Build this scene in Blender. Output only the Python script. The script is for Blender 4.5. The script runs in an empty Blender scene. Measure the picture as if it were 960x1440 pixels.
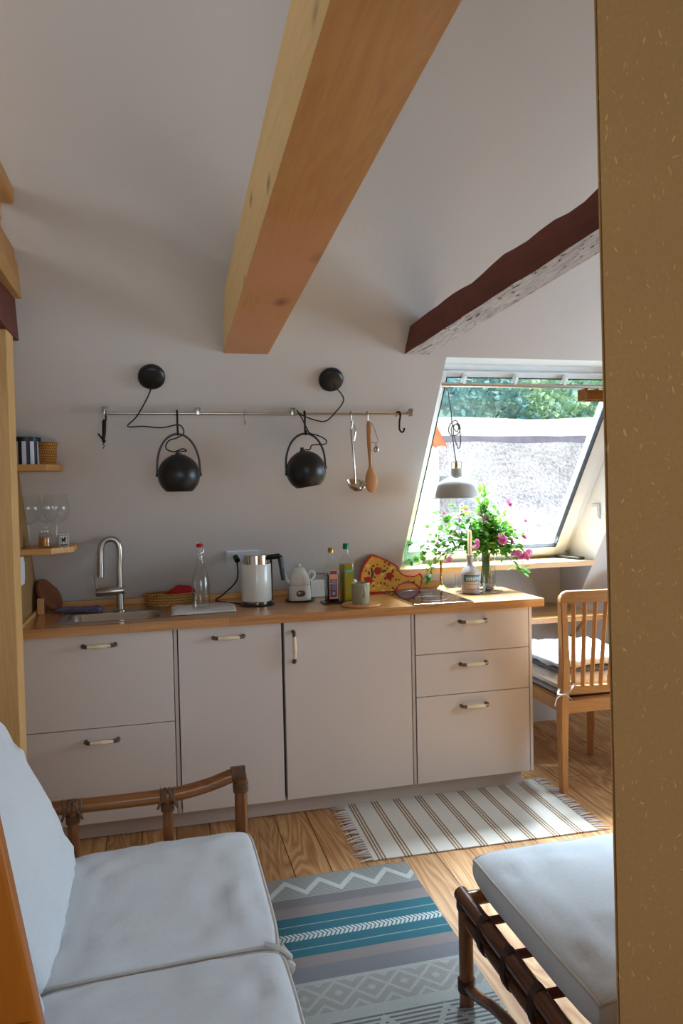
import bpy, bmesh, math, random
from math import sin, cos, pi, radians, atan2, hypot
from mathutils import Vector, Matrix, noise
random.seed(7)
scn = bpy.context.scene
COL = scn.collection

# ------------------------------------------------------------------ materials
def sr(r, g, b):
    f = lambda c: ((c/255+.055)/1.055)**2.4 if c/255 > .04045 else c/255/12.92
    return (f(r), f(g), f(b), 1)

class NT:
    def __init__(s, name):
        s.m = bpy.data.materials.new(name); s.m.use_nodes = True
        s.t = s.m.node_tree; s.n = s.t.nodes; s.l = s.t.links
        s.b = s.n['Principled BSDF']; s.out = s.n['Material Output']
        s._co = None
    def co(s):
        if not s._co: s._co = s.n.new('ShaderNodeTexCoord')
        return s._co.outputs['Object']
    def mp(s, scale=(1, 1, 1), rot=(0, 0, 0), loc=(0, 0, 0), src=None):
        m = s.n.new('ShaderNodeMapping'); s.l.new(src or s.co(), m.inputs[0])
        m.inputs['Scale'].default_value = scale; m.inputs['Rotation'].default_value = rot; m.inputs['Location'].default_value = loc
        return m.outputs[0]
    def xyz(s, src=None):
        x = s.n.new('ShaderNodeSeparateXYZ'); s.l.new(src or s.co(), x.inputs[0]); return x.outputs
    def M(s, op, a, b=0.0, c=0.0, clamp=False):
        m = s.n.new('ShaderNodeMath'); m.operation = op; m.use_clamp = clamp
        for i, v in enumerate((a, b, c)):
            if hasattr(v, 'is_output') or not isinstance(v, (int, float)): s.l.new(v, m.inputs[i])
            else: m.inputs[i].default_value = v
        return m.outputs[0]
    def noise(s, scale, detail=3, rough=.5, vec=None, dist=0):
        n = s.n.new('ShaderNodeTexNoise'); n.inputs['Scale'].default_value = scale; n.inputs['Detail'].default_value = detail
        n.inputs['Roughness'].default_value = rough; n.inputs['Distortion'].default_value = dist
        s.l.new(vec or s.co(), n.inputs['Vector']); return n.outputs[0]
    def ramp(s, fac, stops, interp='LINEAR'):
        r = s.n.new('ShaderNodeValToRGB'); s.l.new(fac, r.inputs[0]); r.color_ramp.interpolation = interp
        e = r.color_ramp.elements
        while len(e) < len(stops): e.new(.5)
        for i, (p, c) in enumerate(stops): e[i].position = p; e[i].color = c
        return r.outputs[0]
    def mix(s, fac, a, b, typ='MIX'):
        m = s.n.new('ShaderNodeMix'); m.data_type = 'RGBA'; m.blend_type = typ
        for i, v in ((0, fac), (6, a), (7, b)):
            if isinstance(v, (int, float)): m.inputs[i].default_value = v
            elif isinstance(v, tuple): m.inputs[i].default_value = v
            else: s.l.new(v, m.inputs[i])
        return m.outputs[2]
    def bump(s, h, strength=.3, dist=.01):
        b = s.n.new('ShaderNodeBump'); b.inputs['Strength'].default_value = strength; b.inputs['Distance'].default_value = dist
        s.l.new(h, b.inputs['Height']); s.l.new(b.outputs[0], s.b.inputs['Normal'])
    def set(s, color=None, rough=None, metal=None, **k):
        for nm, v in (('Base Color', color), ('Roughness', rough), ('Metallic', metal)):
            if v is None: continue
            if isinstance(v, (int, float, tuple)): s.b.inputs[nm].default_value = v
            else: s.l.new(v, s.b.inputs[nm])
        for kk, v in k.items(): s.b.inputs[kk.replace('_', ' ')].default_value = v
        return s

def plain(name, c, rough=.5, metal=0, bump=0, bscale=60, var=.06, **k):
    s = NT(name)
    n = s.noise(bscale, 3)
    d = tuple(x*(1-var) for x in c[:3])+(1,)
    s.set(s.mix(n, c, d), rough, metal, **k)
    if bump: s.bump(n, bump, .004)
    return s.m

def wood(name, light, dark, axis=0, grain=34, rough=.45, knots=0, knotc=None, kflat=None, streak=1.0, ring=.5, tint=None):
    s = NT(name)
    sc = [grain, grain, grain]; sc[axis] = grain*.045
    v = s.mp(tuple(sc))
    a = s.noise(1.0, 5, .6, v, 1.2)
    sc2 = [9, 9, 9]; sc2[axis] = .7
    b = s.noise(1.0, 3, .5, s.mp(tuple(sc2)), 2.0)
    w = s.M('PINGPONG', s.M('MULTIPLY', b, 9.0), .5)
    f = s.M('ADD', s.M('MULTIPLY', a, .6*streak), s.M('MULTIPLY', w, ring))
    c = s.ramp(f, [(.12, light), (.85, dark)])
    big = s.noise(2.2, 2, .5)
    if tint: c = s.mix(s.M('MULTIPLY', s.M('SUBTRACT', big, .4, clamp=True), 3.0, clamp=True), c, tint)
    if knots:
        vo = s.n.new('ShaderNodeTexVoronoi'); sk = [knots]*3; sk[axis] = knots*.55
        if kflat is not None: sk[kflat] = 0
        s.l.new(s.mp(tuple(sk)), vo.inputs['Vector']); vo.inputs['Scale'].default_value = 1
        k = s.M('SUBTRACT', 1.0, s.M('MULTIPLY', vo.outputs[0], 7.0, clamp=True), clamp=True)
        c = s.mix(s.M('MULTIPLY', k, .85), c, knotc or dark)
    s.set(c, rough); s.bump(a, .15, .002)
    return s.m

def thin_glass(name, tint=(.975, .985, .98, 1), edge=(.80, .84, .83, 1), refl=.9):
    s = NT(name); s.n.remove(s.b)
    lw = s.n.new('ShaderNodeLayerWeight'); lw.inputs[0].default_value = .35
    tr = s.n.new('ShaderNodeBsdfTransparent'); gl = s.n.new('ShaderNodeBsdfGlossy'); gl.inputs['Roughness'].default_value = .03
    gl.inputs['Color'].default_value = (refl, refl, refl, 1)
    c = s.mix(s.M('POWER', lw.outputs['Facing'], 3.0), tint, edge)
    s.l.new(c, tr.inputs[0])
    mx = s.n.new('ShaderNodeMixShader'); lw2 = s.n.new('ShaderNodeLayerWeight'); lw2.inputs[0].default_value = .5; s.l.new(s.M('ADD', s.M('MULTIPLY', s.M('POWER', lw2.outputs['Facing'], 4.0), .7), .035, clamp=True), mx.inputs[0])
    s.l.new(tr.outputs[0], mx.inputs[1]); s.l.new(gl.outputs[0], mx.inputs[2]); s.l.new(mx.outputs[0], s.out.inputs[0])
    return s.m

def plaster(name, c, c2, bs=.25):
    s = NT(name)
    a = s.noise(1.6, 4, .55); b = s.noise(45, 4, .6); d = s.noise(9, 3, .5)
    s.set(s.mix(s.M('MULTIPLY', a, .8), c, c2), .9)
    s.bump(s.M('ADD', s.M('MULTIPLY', b, .4), d), bs, .006); return s.m

def fabric(name, c, c2, scale=420, bs=.35, sheen=.2):
    s = NT(name)
    w = s.noise(scale, 2, .8)
    n = s.noise(70, 5, .75)
    s.set(s.mix(n, c, c2), .92, Sheen_Weight=sheen)
    s.bump(s.M('ADD', s.M('MULTIPLY', w, .5), s.M('MULTIPLY', n, 1.2)), bs, .0015); return s.m

M_ = {}
M_['plaster'] = plaster('white_limewash_plaster', sr(212, 206, 200), sr(201, 194, 188))
M_['white'] = plain('white_paint', sr(225, 228, 230), .45)
M_['frame'] = plain('window_white_lacquer', sr(232, 236, 238), .3)
M_['clayleft'] = plaster('ochre_clay_plaster', sr(158, 120, 70), sr(138, 104, 60))
M_['front'] = plain('greige_cabinet_lacquer', sr(216, 204, 196), .38, bscale=5, var=.03)
M_['carcass'] = plain('grey_carcass', sr(190, 178, 170), .5)
M_['plinth'] = plain('plinth_lacquer', sr(196, 182, 172), .5)
M_['ceramic'] = plain('cream_ceramic', sr(238, 224, 190), .2, bscale=10)
M_['pewter'] = plain('pewter', sr(120, 105, 92), .35, .9)
M_['steel'] = plain('brushed_steel', sr(190, 182, 172), .28, 1.0, bscale=20)
M_['chrome'] = plain('polished_steel', sr(214, 208, 200), .12, 1.0, bscale=10)
M_['black'] = plain('matt_black_metal', sr(20, 19, 18), .38, 0, bscale=30, var=.2)
M_['blackp'] = plain('black_plastic', sr(17, 16, 16), .3)
M_['iron'] = plain('blackened_iron', sr(30, 24, 21), .5, .5)
M_['brass'] = plain('brass', sr(196, 160, 92), .25, 1.0)
M_['greylamp'] = plain('warm_grey_enamel', sr(198, 196, 188), .4)
M_['cream_white'] = plain('glazed_white', sr(226, 224, 215), .18)
M_['sage'] = plain('sage_glaze', sr(163, 160, 134), .3)
M_['glass'] = thin_glass('clear_glass')
M_['pane'] = thin_glass('window_pane', (.97, .99, .99, 1), (.85, .92, .92, 1), .4)
M_['greenglass'] = thin_glass('green_tinted_glass', (.80, .95, .88, 1), (.45, .78, .66, 1))
M_['blackglass'] = plain('black_ceramic_glass', sr(24, 22, 24), .05, bscale=4)
M_['amber'] = plain('orange_spice', sr(196, 130, 20), .4)
M_['vinegar'] = plain('dark_vinegar', sr(20, 10, 8), .1)
M_['oil'] = plain('golden_oil', sr(170, 150, 20), .12, bscale=5, Transmission_Weight=.35)
M_['greencap'] = plain('green_cap', sr(14, 120, 62), .35)
M_['goldcap'] = plain('gold_cap', sr(180, 140, 70), .3, .8)
M_['purple'] = plain('plum_label', sr(86, 48, 84), .6)
M_['orange'] = plain('orange_label_border', sr(222, 136, 92), .6)
M_['greenlabel'] = plain('green_label', sr(30, 150, 100), .6)
M_['olivelabel'] = plain('olive_print', sr(120, 112, 30), .6)
M_['teal_label'] = plain('teal_label', sr(60, 122, 138), .6)
M_['paper'] = plain('pale_paper', sr(225, 222, 210), .8)
M_['ink'] = plain('dark_ink', sr(38, 36, 44), .7)
M_['candle'] = plain('ivory_wax', sr(238, 226, 190), .5, Subsurface_Weight=.2)
M_['stone_bottle'] = plain('stoneware_grey', sr(176, 164, 158), .35, bscale=14, var=.2)
M_['red'] = plain('red_cloth', sr(170, 20, 28), .85, bump=.3, bscale=40)
M_['redpaint'] = plain('red_paint', sr(190, 24, 18), .35)
M_['tomato'] = plain('tomato_red', sr(200, 20, 34), .4, bscale=120, var=.45)
M_['leafprint'] = plain('leaf_green_print', sr(60, 84, 30), .5)
M_['bluecloth'] = fabric('lilac_blue_microfibre', sr(100, 98, 150), sr(82, 80, 132), 300, .5)
M_['towel'] = fabric('white_tea_towel', sr(222, 214, 210), sr(196, 188, 184), 300, .5)
M_['cord'] = plain('black_cord', sr(16, 14, 14), .6)
M_['greycord'] = plain('grey_textile_cord', sr(100, 98, 96), .8)
M_['sofa'] = fabric('white_cotton_canvas', sr(222, 227, 231), sr(211, 215, 219), 500, .4)
M_['piping'] = fabric('white_piping', sr(206, 200, 192), sr(188, 182, 174), 500, .4)
M_['greypad'] = fabric('grey_blue_pad', sr(150, 152, 162), sr(134, 136, 146))
M_['slatepad'] = fabric('slate_pad', sr(96, 102, 118), sr(82, 88, 102))
M_['oatpad'] = fabric('oatmeal_pad', sr(206, 194, 182), sr(186, 174, 160))
M_['whitepad'] = fabric('white_pad', sr(200, 204, 212), sr(184, 188, 196))
M_['pine'] = wood('pale_pine', sr(228, 184, 120), sr(204, 150, 84), 2, 40, .5, knots=1.6, knotc=sr(120, 60, 22))
M_['pinex'] = wood('pale_pine_along_x', sr(222, 168, 96), sr(190, 128, 62), 0, 40, .5)
M_['sill'] = wood('bleached_sill_wood', sr(226, 188, 142), sr(204, 156, 106), 0, 40, .4)
M_['piney'] = wood('pale_pine_along_y', sr(216, 172, 108), sr(186, 136, 74), 1, 40, .5, knots=1.4, knotc=sr(110, 55, 20))
M_['beam_lit_side'] = wood('lit_pine_side', sr(238, 206, 140), sr(214, 170, 96), 1, 26, .5, knots=6.0, kflat=0, knotc=sr(96, 60, 30), ring=.3)  # beam side paler than its underside, light from the left put into the colour
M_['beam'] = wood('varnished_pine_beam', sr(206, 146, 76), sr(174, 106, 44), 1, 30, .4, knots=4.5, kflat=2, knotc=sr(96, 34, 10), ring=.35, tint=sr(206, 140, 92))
M_['darkbeam'] = wood('red_brown_old_beam', sr(112, 46, 30), sr(56, 22, 16), 1, 40, .6, ring=.3)
M_['varnish'] = wood('orange_varnished_pine', sr(190, 112, 30), sr(160, 84, 14), 2, 20, .35, ring=.3)
M_['oak'] = wood('oak', sr(198, 146, 90), sr(164, 112, 60), 2, 60, .45)
M_['oakx'] = wood('oak_along_x', sr(198, 146, 90), sr(164, 112, 60), 0, 60, .45)
M_['spoonwood'] = wood('beech', sr(206, 150, 96), sr(186, 124, 70), 2, 60, .55)
M_['boardwood'] = wood('brown_round_board', sr(140, 78, 40), sr(98, 50, 24), 2, 40, .5)
M_['rattan'] = wood('dark_rattan', sr(156, 98, 46), sr(92, 50, 24), 0, 60, .28, ring=.6)
M_['rattany'] = wood('dark_rattan_along_y', sr(112, 62, 32), sr(60, 30, 18), 1, 60, .25, ring=.6)
M_['rattanz'] = wood('dark_rattan_upright', sr(140, 84, 42), sr(78, 42, 22), 2, 60, .28, ring=.6)
M_['lash'] = plain('cane_binding', sr(116, 76, 44), .5, bscale=200, var=.5)
M_['darklash'] = plain('dark_cane_binding', sr(58, 34, 22), .4, bscale=200, var=.5)
M_['screw'] = plain('screw_grey', sr(150, 150, 150), .3, .8)

def worktop_mat():
    s = NT('oak_butcher_block')
    b = s.n.new('ShaderNodeTexBrick'); s.l.new(s.mp((1, 1, 1)), b.inputs[0])
    b.inputs['Scale'].default_value = 1; b.inputs['Brick Width'].default_value = .42; b.inputs['Row Height'].default_value = .042
    b.inputs['Mortar Size'].default_value = .0007; b.inputs['Color1'].default_value = sr(204, 146, 86); b.inputs['Color2'].default_value = sr(164, 104, 54)
    b.inputs['Mortar'].default_value = sr(120, 76, 40); b.inputs['Bias'].default_value = -.2
    g = s.noise(1, 5, .6, s.mp((3, 60, 60)), .6)
    s.set(Coat_Weight=.35, Coat_Roughness=.18); s.set(s.mix(.55, b.outputs[0], s.ramp(g, [(.3, sr(214, 158, 98)), (.75, sr(140, 86, 44))])), .3); s.bump(g, .08, .001); return s.m
M_['worktop'] = worktop_mat()

def floor_mat():
    s = NT('pine_floorboards')
    v = s.mp((1, 1, 1), (0, 0, pi/2), (.06, -.02, 0))
    b = s.n.new('ShaderNodeTexBrick'); s.l.new(v, b.inputs[0]); b.inputs['Scale'].default_value = 1
    b.inputs['Brick Width'].default_value = 30; b.inputs['Row Height'].default_value = .143; b.inputs['Mortar Size'].default_value = .0022
    b.inputs['Mortar Smooth'].default_value = .1
    b.inputs['Color1'].default_value = (.9, .9, .9, 1); b.inputs['Color2'].default_value = (.66, .66, .66, 1); b.inputs['Mortar'].default_value = (.16, .12, .1, 1)
    xs = s.xyz(); row = s.M('FLOOR', s.M('DIVIDE', s.M('ADD', xs[0], .02), .143))
    cx = s.n.new('ShaderNodeCombineXYZ'); s.l.new(s.M('MULTIPLY', row, 7.3), cx.inputs[2])
    va = s.n.new('ShaderNodeVectorMath'); va.operation = 'ADD'; s.l.new(s.co(), va.inputs[0]); s.l.new(cx.outputs[0], va.inputs[1])
    ring = s.noise(1, 2, .5, s.mp((7, .8, 1), src=va.outputs[0]), .8)
    w = s.M('PINGPONG', s.M('MULTIPLY', ring, 13.0), .5)
    g = s.noise(1, 4, .6, s.mp((110, 4, 1), src=va.outputs[0]))
    f = s.M('ADD', s.M('MULTIPLY', w, 1.1), s.M('MULTIPLY', g, .4))
    c = s.ramp(f, [(.15, sr(222, 174, 120)), (.8, sr(182, 120, 66))])
    s.set(s.mix(1.0, c, b.outputs[0], 'MULTIPLY'), .55, Specular_IOR_Level=.3); s.bump(f, .06, .001); return s.m
M_['floor'] = floor_mat()

def clay_mat():
    s = NT('straw_clay_plaster')
    a = s.noise(3, 5, .6); f = s.noise(130, 4, .7)
    c = s.mix(a, sr(188, 142, 84), sr(164, 122, 68)); c = s.mix(s.M('MULTIPLY', f, .5), c, sr(116, 80, 42))
    wv = s.n.new('ShaderNodeVectorMath'); wv.operation = 'ADD'
    nn = s.n.new('ShaderNodeTexNoise'); nn.inputs['Scale'].default_value = 7; s.l.new(s.co(), nn.inputs['Vector'])
    vs = s.n.new('ShaderNodeVectorMath'); vs.operation = 'SCALE'; vs.inputs['Scale'].default_value = .05; s.l.new(nn.outputs['Color'], vs.inputs[0])
    s.l.new(s.co(), wv.inputs[0]); s.l.new(vs.outputs[0], wv.inputs[1])
    for k, (ang, sx, sz, rad, th) in enumerate(((.25, 170, 40, .22, .06), (-.35, 200, 46, .22, .06), (.9, 230, 60, .22, .045), (-1.1, 210, 54, .2, .045), (.05, 360, 100, .27, .10))):
        vo = s.n.new('ShaderNodeTexVoronoi'); v = s.mp((1, 1, 1), (0, ang, 0), (k*.31, 0, k*.17), src=wv.outputs[0]); v = s.mp((sx, 0, sz), src=v)
        s.l.new(v, vo.inputs['Vector']); vo.inputs['Scale'].default_value = 1
        cc = s.xyz(vo.outputs['Color'])
        near = s.M('LESS_THAN', vo.outputs['Distance'], s.M('MULTIPLY', cc[1], rad*1.4))
        sel = s.M('LESS_THAN', cc[0], th)
        c = s.mix(s.M('MULTIPLY', s.M('MULTIPLY', near, sel), s.M('ADD', s.M('MULTIPLY', cc[2], .6), .15)), c, sr(214, 172, 104))
    s.set(c, .9); s.bump(s.M('ADD', f, s.M('MULTIPLY', a, 2.0)), .3, .004); return s.m
M_['clay'] = clay_mat()

def painted_beam():
    s = NT('flaking_whitewash_on_beam')
    n = s.noise(1, 5, .65, s.mp((60, 14, 60)), .5); g = s.noise(1, 4, .6, s.mp((90, 8, 90)))
    k = s.M('GREATER_THAN', n, .60)
    c = s.ramp(g, [(.3, sr(206, 200, 198)), (.7, sr(150, 138, 134))])
    s.set(s.mix(k, c, sr(84, 44, 32)), .7); s.bump(n, .3, .003); return s.m
M_['whitebeam'] = painted_beam()

def wicker(name, c1, c2, R, rows=90, cols=26):
    s = NT(name); x = s.xyz()
    ang = s.M('ARCTAN2', x[1], x[0])
    u = s.M('MULTIPLY', ang, float(cols)/2)
    row = s.M('MULTIPLY', x[2], float(rows))
    par = s.M('MULTIPLY', s.M('MODULO', s.M('FLOOR', row), 2.0), pi/2)
    w = s.M('MULTIPLY', s.M('ABSOLUTE', s.M('SINE', s.M('ADD', u, par))), s.M('ABSOLUTE', s.M('SINE', s.M('MULTIPLY', row, pi))))
    s.set(s.mix(s.M('POWER', w, .6), c2, c1), .6); s.bump(w, .9, .004); return s.m
M_['wicker'] = wicker('woven_willow', sr(206, 152, 74), sr(90, 52, 18), .1, 75, 44)
M_['wicker2'] = wicker('woven_cane', sr(214, 152, 66), sr(104, 60, 20), .06, 90, 26)

def rug_mat():
    # local axes: x across the rug, y from the far end towards the camera side (0 .. -1.9)
    s = NT('flatwoven_teal_rug'); x = s.xyz(); X = x[0]; Y = s.M('MULTIPLY', x[1], -1.0)
    white = sr(206, 208, 202); taupe = sr(142, 130, 126); teal = sr(8, 100, 114); grey = sr(142, 142, 140); lt = sr(170, 172, 166)
    def band(a, b): return s.M('MULTIPLY', s.M('GREATER_THAN', Y, a), s.M('LESS_THAN', Y, b))
    P = 1.0
    c = s.mix(band(.0, .15), taupe, lt)
    # zig-zag of raised white yarn on fine grey lines
    def lines(per): return s.M('GREATER_THAN', s.M('SINE', s.M('MULTIPLY', Y, 2*pi/per)), .25)
    c = s.mix(s.M('MULTIPLY', band(0, .15), lines(.0085)), c, sr(124, 122, 120))
    z = s.M('PINGPONG', s.M('ADD', X, .02), .065)
    d = s.M('ABSOLUTE', s.M('SUBTRACT', s.M('SUBTRACT', Y, .035), s.M('MULTIPLY', z, 1.2)))
    c = s.mix(s.M('MULTIPLY', s.M('LESS_THAN', d, .017), band(.015, .14)), c, white)
    c = s.mix(band(.145, .20), c, sr(122, 116, 116))
    c = s.mix(band(.262, .478), c, teal)
    for a in (.308, .435):
        dash = s.M('GREATER_THAN', s.M('SINE', s.M('MULTIPLY', X, 900.0)), -.6)
        c = s.mix(s.M('MULTIPLY', band(a, a+.005), dash), c, lt)
    br = s.M('GREATER_THAN', s.M('SINE', s.M('ADD', s.M('MULTIPLY', X, 420.0), s.M('MULTIPLY', s.M('ABSOLUTE', s.M('SUBTRACT', Y, .3725)), 260.0))), -.45)
    c = s.mix(s.M('MULTIPLY', band(.353, .392), br), c, white)
    c = s.mix(band(.53, .60), c, sr(122, 120, 124))
    # diamonds
    u = s.M('PINGPONG', X, .05); v = s.M('ABSOLUTE', s.M('SUBTRACT', Y, .668))
    step = s.M('FLOOR', s.M('MULTIPLY', s.M('ADD', u, v), 70.0))
    c = s.mix(band(.60, .76), c, lt)
    dm = s.M('MULTIPLY', band(.615, .74), s.M('GREATER_THAN', s.M('MODULO', step, 3.0), .9))
    c = s.mix(s.M('MULTIPLY', dm, .55), c, taupe)
    # ribbed end with zig-zag, then a repeat of teal further on
    c = s.mix(band(.76, 1.02), c, lt)
    c = s.mix(s.M('MULTIPLY', band(.78, 1.0), lines(.016)), c, sr(96, 98, 100))
    z2 = s.M('PINGPONG', X, .09)
    d2 = s.M('ABSOLUTE', s.M('SUBTRACT', s.M('SUBTRACT', Y, .80), s.M('MULTIPLY', z2, 1.5)))
    c = s.mix(s.M('LESS_THAN', d2, .014), c, lt)
    c = s.mix(band(1.06, 1.2), c, teal); c = s.mix(band(1.35, 1.5), c, lt)
    wv = s.M('MULTIPLY', s.M('SINE', s.M('MULTIPLY', X, 1100.0)), s.M('SINE', s.M('MULTIPLY', Y, 1100.0)))
    n = s.noise(160, 2)
    c = s.mix(s.M('MULTIPLY', n, .35), c, sr(90, 90, 92))
    s.set(c, .95); s.bump(s.M('ADD', wv, n), .5, .002); return s.m
M_['rug'] = rug_mat()

def striped_rug_mat():
    s = NT('cream_striped_cotton'); x = s.xyz(); X = x[0]
    per = .1075
    u = s.M('MODULO', s.M('ADD', X, .5+per*10-.03), per)
    c = sr(222, 214, 200)
    out = None
    for a in (.0, .013, .026):
        b = s.M('MULTIPLY', s.M('GREATER_THAN', u, a+.0005), s.M('LESS_THAN', u, a+.0078)); out = b if out is None else s.M('ADD', out, b)
    n = s.noise(200, 2)
    wv = s.M('MULTIPLY', s.M('SINE', s.M('MULTIPLY', X, 900.0)), s.M('SINE', s.M('MULTIPLY', x[1], 900.0)))
    c = s.mix(s.M('MULTIPLY', n, .3), c, sr(180, 170, 156))
    s.set(s.mix(s.M('MULTIPLY', out, .9), c, sr(132, 92, 44)), .95); s.bump(s.M('ADD', wv, n), .4, .002); return s.m
M_['striperug'] = striped_rug_mat()

def tin_mat():
    s = NT('navy_white_stripes'); x = s.xyz(); a = s.M('ARCTAN2', x[1], x[0])
    k = s.M('GREATER_THAN', s.M('SINE', s.M('MULTIPLY', a, 11.0)), -.05)
    s.set(s.mix(k, sr(16, 22, 44), sr(214, 216, 226)), .5); return s.m
M_['tin'] = tin_mat(); M_['navy'] = plain('navy_lid', sr(12, 16, 34), .4)

def pizza_mat():
    s = NT('pizza_print'); n = s.noise(14, 3)
    c = s.mix(n, sr(232, 176, 70), sr(214, 150, 60))
    for sc, col in ((46, sr(150, 40, 24)), (60, sr(120, 60, 24)), (40, sr(240, 206, 120))):
        vo = s.n.new('ShaderNodeTexVoronoi'); vo.inputs['Scale'].default_value = sc; s.l.new(s.mp((1, 1, 1), (0, 0, 0), (sc, 0, 0)), vo.inputs['Vector'])
        k = s.M('MULTIPLY', s.M('LESS_THAN', vo.outputs[0], .34), s.M('LESS_THAN', s.xyz(vo.outputs['Color'])[0], .35))
        c = s.mix(k, c, col)
    s.set(c, .35); return s.m
M_['pizza'] = pizza_mat()

def thatch_mat():
    s = NT('grey_thatch')
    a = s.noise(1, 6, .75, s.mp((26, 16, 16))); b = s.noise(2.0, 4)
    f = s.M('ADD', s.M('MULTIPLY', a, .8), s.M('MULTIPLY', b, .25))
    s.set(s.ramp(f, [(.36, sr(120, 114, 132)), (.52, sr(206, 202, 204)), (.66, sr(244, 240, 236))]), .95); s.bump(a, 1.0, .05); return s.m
M_['thatch'] = thatch_mat()
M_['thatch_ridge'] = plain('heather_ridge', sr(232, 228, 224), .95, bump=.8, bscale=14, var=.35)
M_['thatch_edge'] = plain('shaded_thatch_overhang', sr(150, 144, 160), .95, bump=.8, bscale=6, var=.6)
M_['tile'] = plain('terracotta_tiles', sr(206, 110, 70), .8, bscale=8, var=.3)
M_['render'] = plain('white_render', sr(226, 224, 218), .9)
M_['grass'] = plain('meadow_grass', sr(96, 128, 60), .9, bscale=3, var=.4)
def leafm(name, c, c2, sc=1.2, tl=.3):
    s = NT(name); n = s.noise(sc, 3, .6)
    s.set(s.ramp(n, [(.35, c), (.68, c2)]), .6)
    t = s.n.new('ShaderNodeBsdfTranslucent'); s.l.new(s.ramp(n, [(.35, c), (.68, c2)]), t.inputs[0])
    m = s.n.new('ShaderNodeMixShader'); m.inputs[0].default_value = tl
    s.l.new(s.b.outputs[0], m.inputs[1]); s.l.new(t.outputs[0], m.inputs[2]); s.l.new(m.outputs[0], s.out.inputs[0]); return s.m
M_['treeA'] = leafm('tree_leaves_blue_green', sr(112, 172, 182), sr(186, 222, 208))
M_['treeB'] = leafm('tree_leaves_pale', sr(150, 196, 160), sr(222, 238, 196))
M_['bark'] = plain('bark', sr(84, 70, 56), .9)
M_['leaf'] = leafm('rose_leaves', sr(44, 110, 30), sr(130, 186, 52), 16, .45)
M_['stem'] = plain('green_stems', sr(84, 110, 44), .6)
M_['rose'] = leafm('pink_petals', sr(206, 84, 140), sr(236, 160, 196), 40, .35)
M_['whitebloom'] = leafm('pale_petals', sr(226, 190, 210), sr(240, 232, 238), 40, .35)
M_['water'] = thin_glass('water', (.86, .95, .88, 1), (.5, .7, .55, 1), .5)

# ------------------------------------------------------------------ mesh helpers
def link(o): COL.objects.link(o)
def obj(name, bm, mats, parent=None, smooth=False, loc=None, auto=40):
    bmesh.ops.recalc_face_normals(bm, faces=bm.faces)
    me = bpy.data.meshes.new(name); bm.to_mesh(me); bm.free()
    if not isinstance(mats, (list, tuple)): mats = [mats]
    for m in mats: me.materials.append(m)
    if smooth:
        me.polygons.foreach_set('use_smooth', [True]*len(me.polygons))
        me.set_sharp_from_angle(angle=radians(auto))
    o = bpy.data.objects.new(name, me); link(o)
    if parent: o.parent = parent
    if loc: o.location = loc
    return o
def thing(name, label, cat, loc=(0, 0, 0), rz=0, group=None):
    o = bpy.data.objects.new(name, None); link(o); o.empty_display_size = .05
    o.location = loc; o.rotation_euler = (0, 0, rz); o['label'] = label; o['category'] = cat
    if group: o['group'] = group
    return o
def tag(o, label, cat, group=None, kind=None):
    o['label'] = label; o['category'] = cat
    if group: o['group'] = group
    if kind: o['kind'] = kind
    return o
def struct(name, bm, m, smooth=False):
    o = obj(name, bm, m, None, smooth); o['kind'] = 'structure'; return o
def B(): return bmesh.new()
def box(bm, x0, x1, y0, y1, z0, z1, bev=0, mi=0, seg=2):
    vs = [bm.verts.new((x, y, z)) for x in (x0, x1) for y in (y0, y1) for z in (z0, z1)]
    fs = [bm.faces.new([vs[i] for i in q]) for q in ((0, 1, 3, 2), (4, 6, 7, 5), (0, 4, 5, 1), (2, 3, 7, 6), (0, 2, 6, 4), (1, 5, 7, 3))]
    for f in fs: f.material_index = mi
    if bev:
        es = list({e for f in fs for e in f.edges})
        r = bmesh.ops.bevel(bm, geom=es, offset=bev, segments=seg, profile=.5, affect='EDGES')
        for f in r['faces']: f.material_index = mi
    return bm
def bx(*a, **k): return box(B(), *a, **k)
def hexa(bm, pts, bev=0, mi=0):
    """8 points: bottom 4 ccw, top 4 ccw"""
    vs = [bm.verts.new(p) for p in pts]
    fs = [bm.faces.new([vs[i] for i in q]) for q in ((3, 2, 1, 0), (4, 5, 6, 7), (0, 1, 5, 4), (1, 2, 6, 5), (2, 3, 7, 6), (3, 0, 4, 7))]
    for f in fs: f.material_index = mi
    if bev: bmesh.ops.bevel(bm, geom=list({e for f in fs for e in f.edges}), offset=bev, segments=2, profile=.5, affect='EDGES')
    return fs
def quad(bm, *p, mi=0):
    f = bm.faces.new([bm.verts.new(q) for q in p]); f.material_index = mi; return f
def lathe(bm, prof, c=(0, 0, 0), n=32, mi=0, cap=True):
    rings = []
    for r, z in prof:
        if r < 1e-5: rings.append([bm.verts.new((c[0], c[1], c[2]+z))])
        else: rings.append([bm.verts.new((c[0]+r*cos(2*pi*i/n), c[1]+r*sin(2*pi*i/n), c[2]+z)) for i in range(n)])
    for a, b in zip(rings, rings[1:]):
        for i in range(n):
            j = (i+1) % n
            if len(a) == 1 and len(b) == 1: continue
            if len(a) == 1: f = bm.faces.new((a[0], b[i], b[j]))
            elif len(b) == 1: f = bm.faces.new((a[i], a[j], b[0]))
            else: f = bm.faces.new((a[i], a[j], b[j], b[i]))
            f.material_index = mi
    if cap:
        for r in (rings[0], rings[-1]):
            if len(r) > 1: bm.faces.new(r).material_index = mi
    return bm
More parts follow.
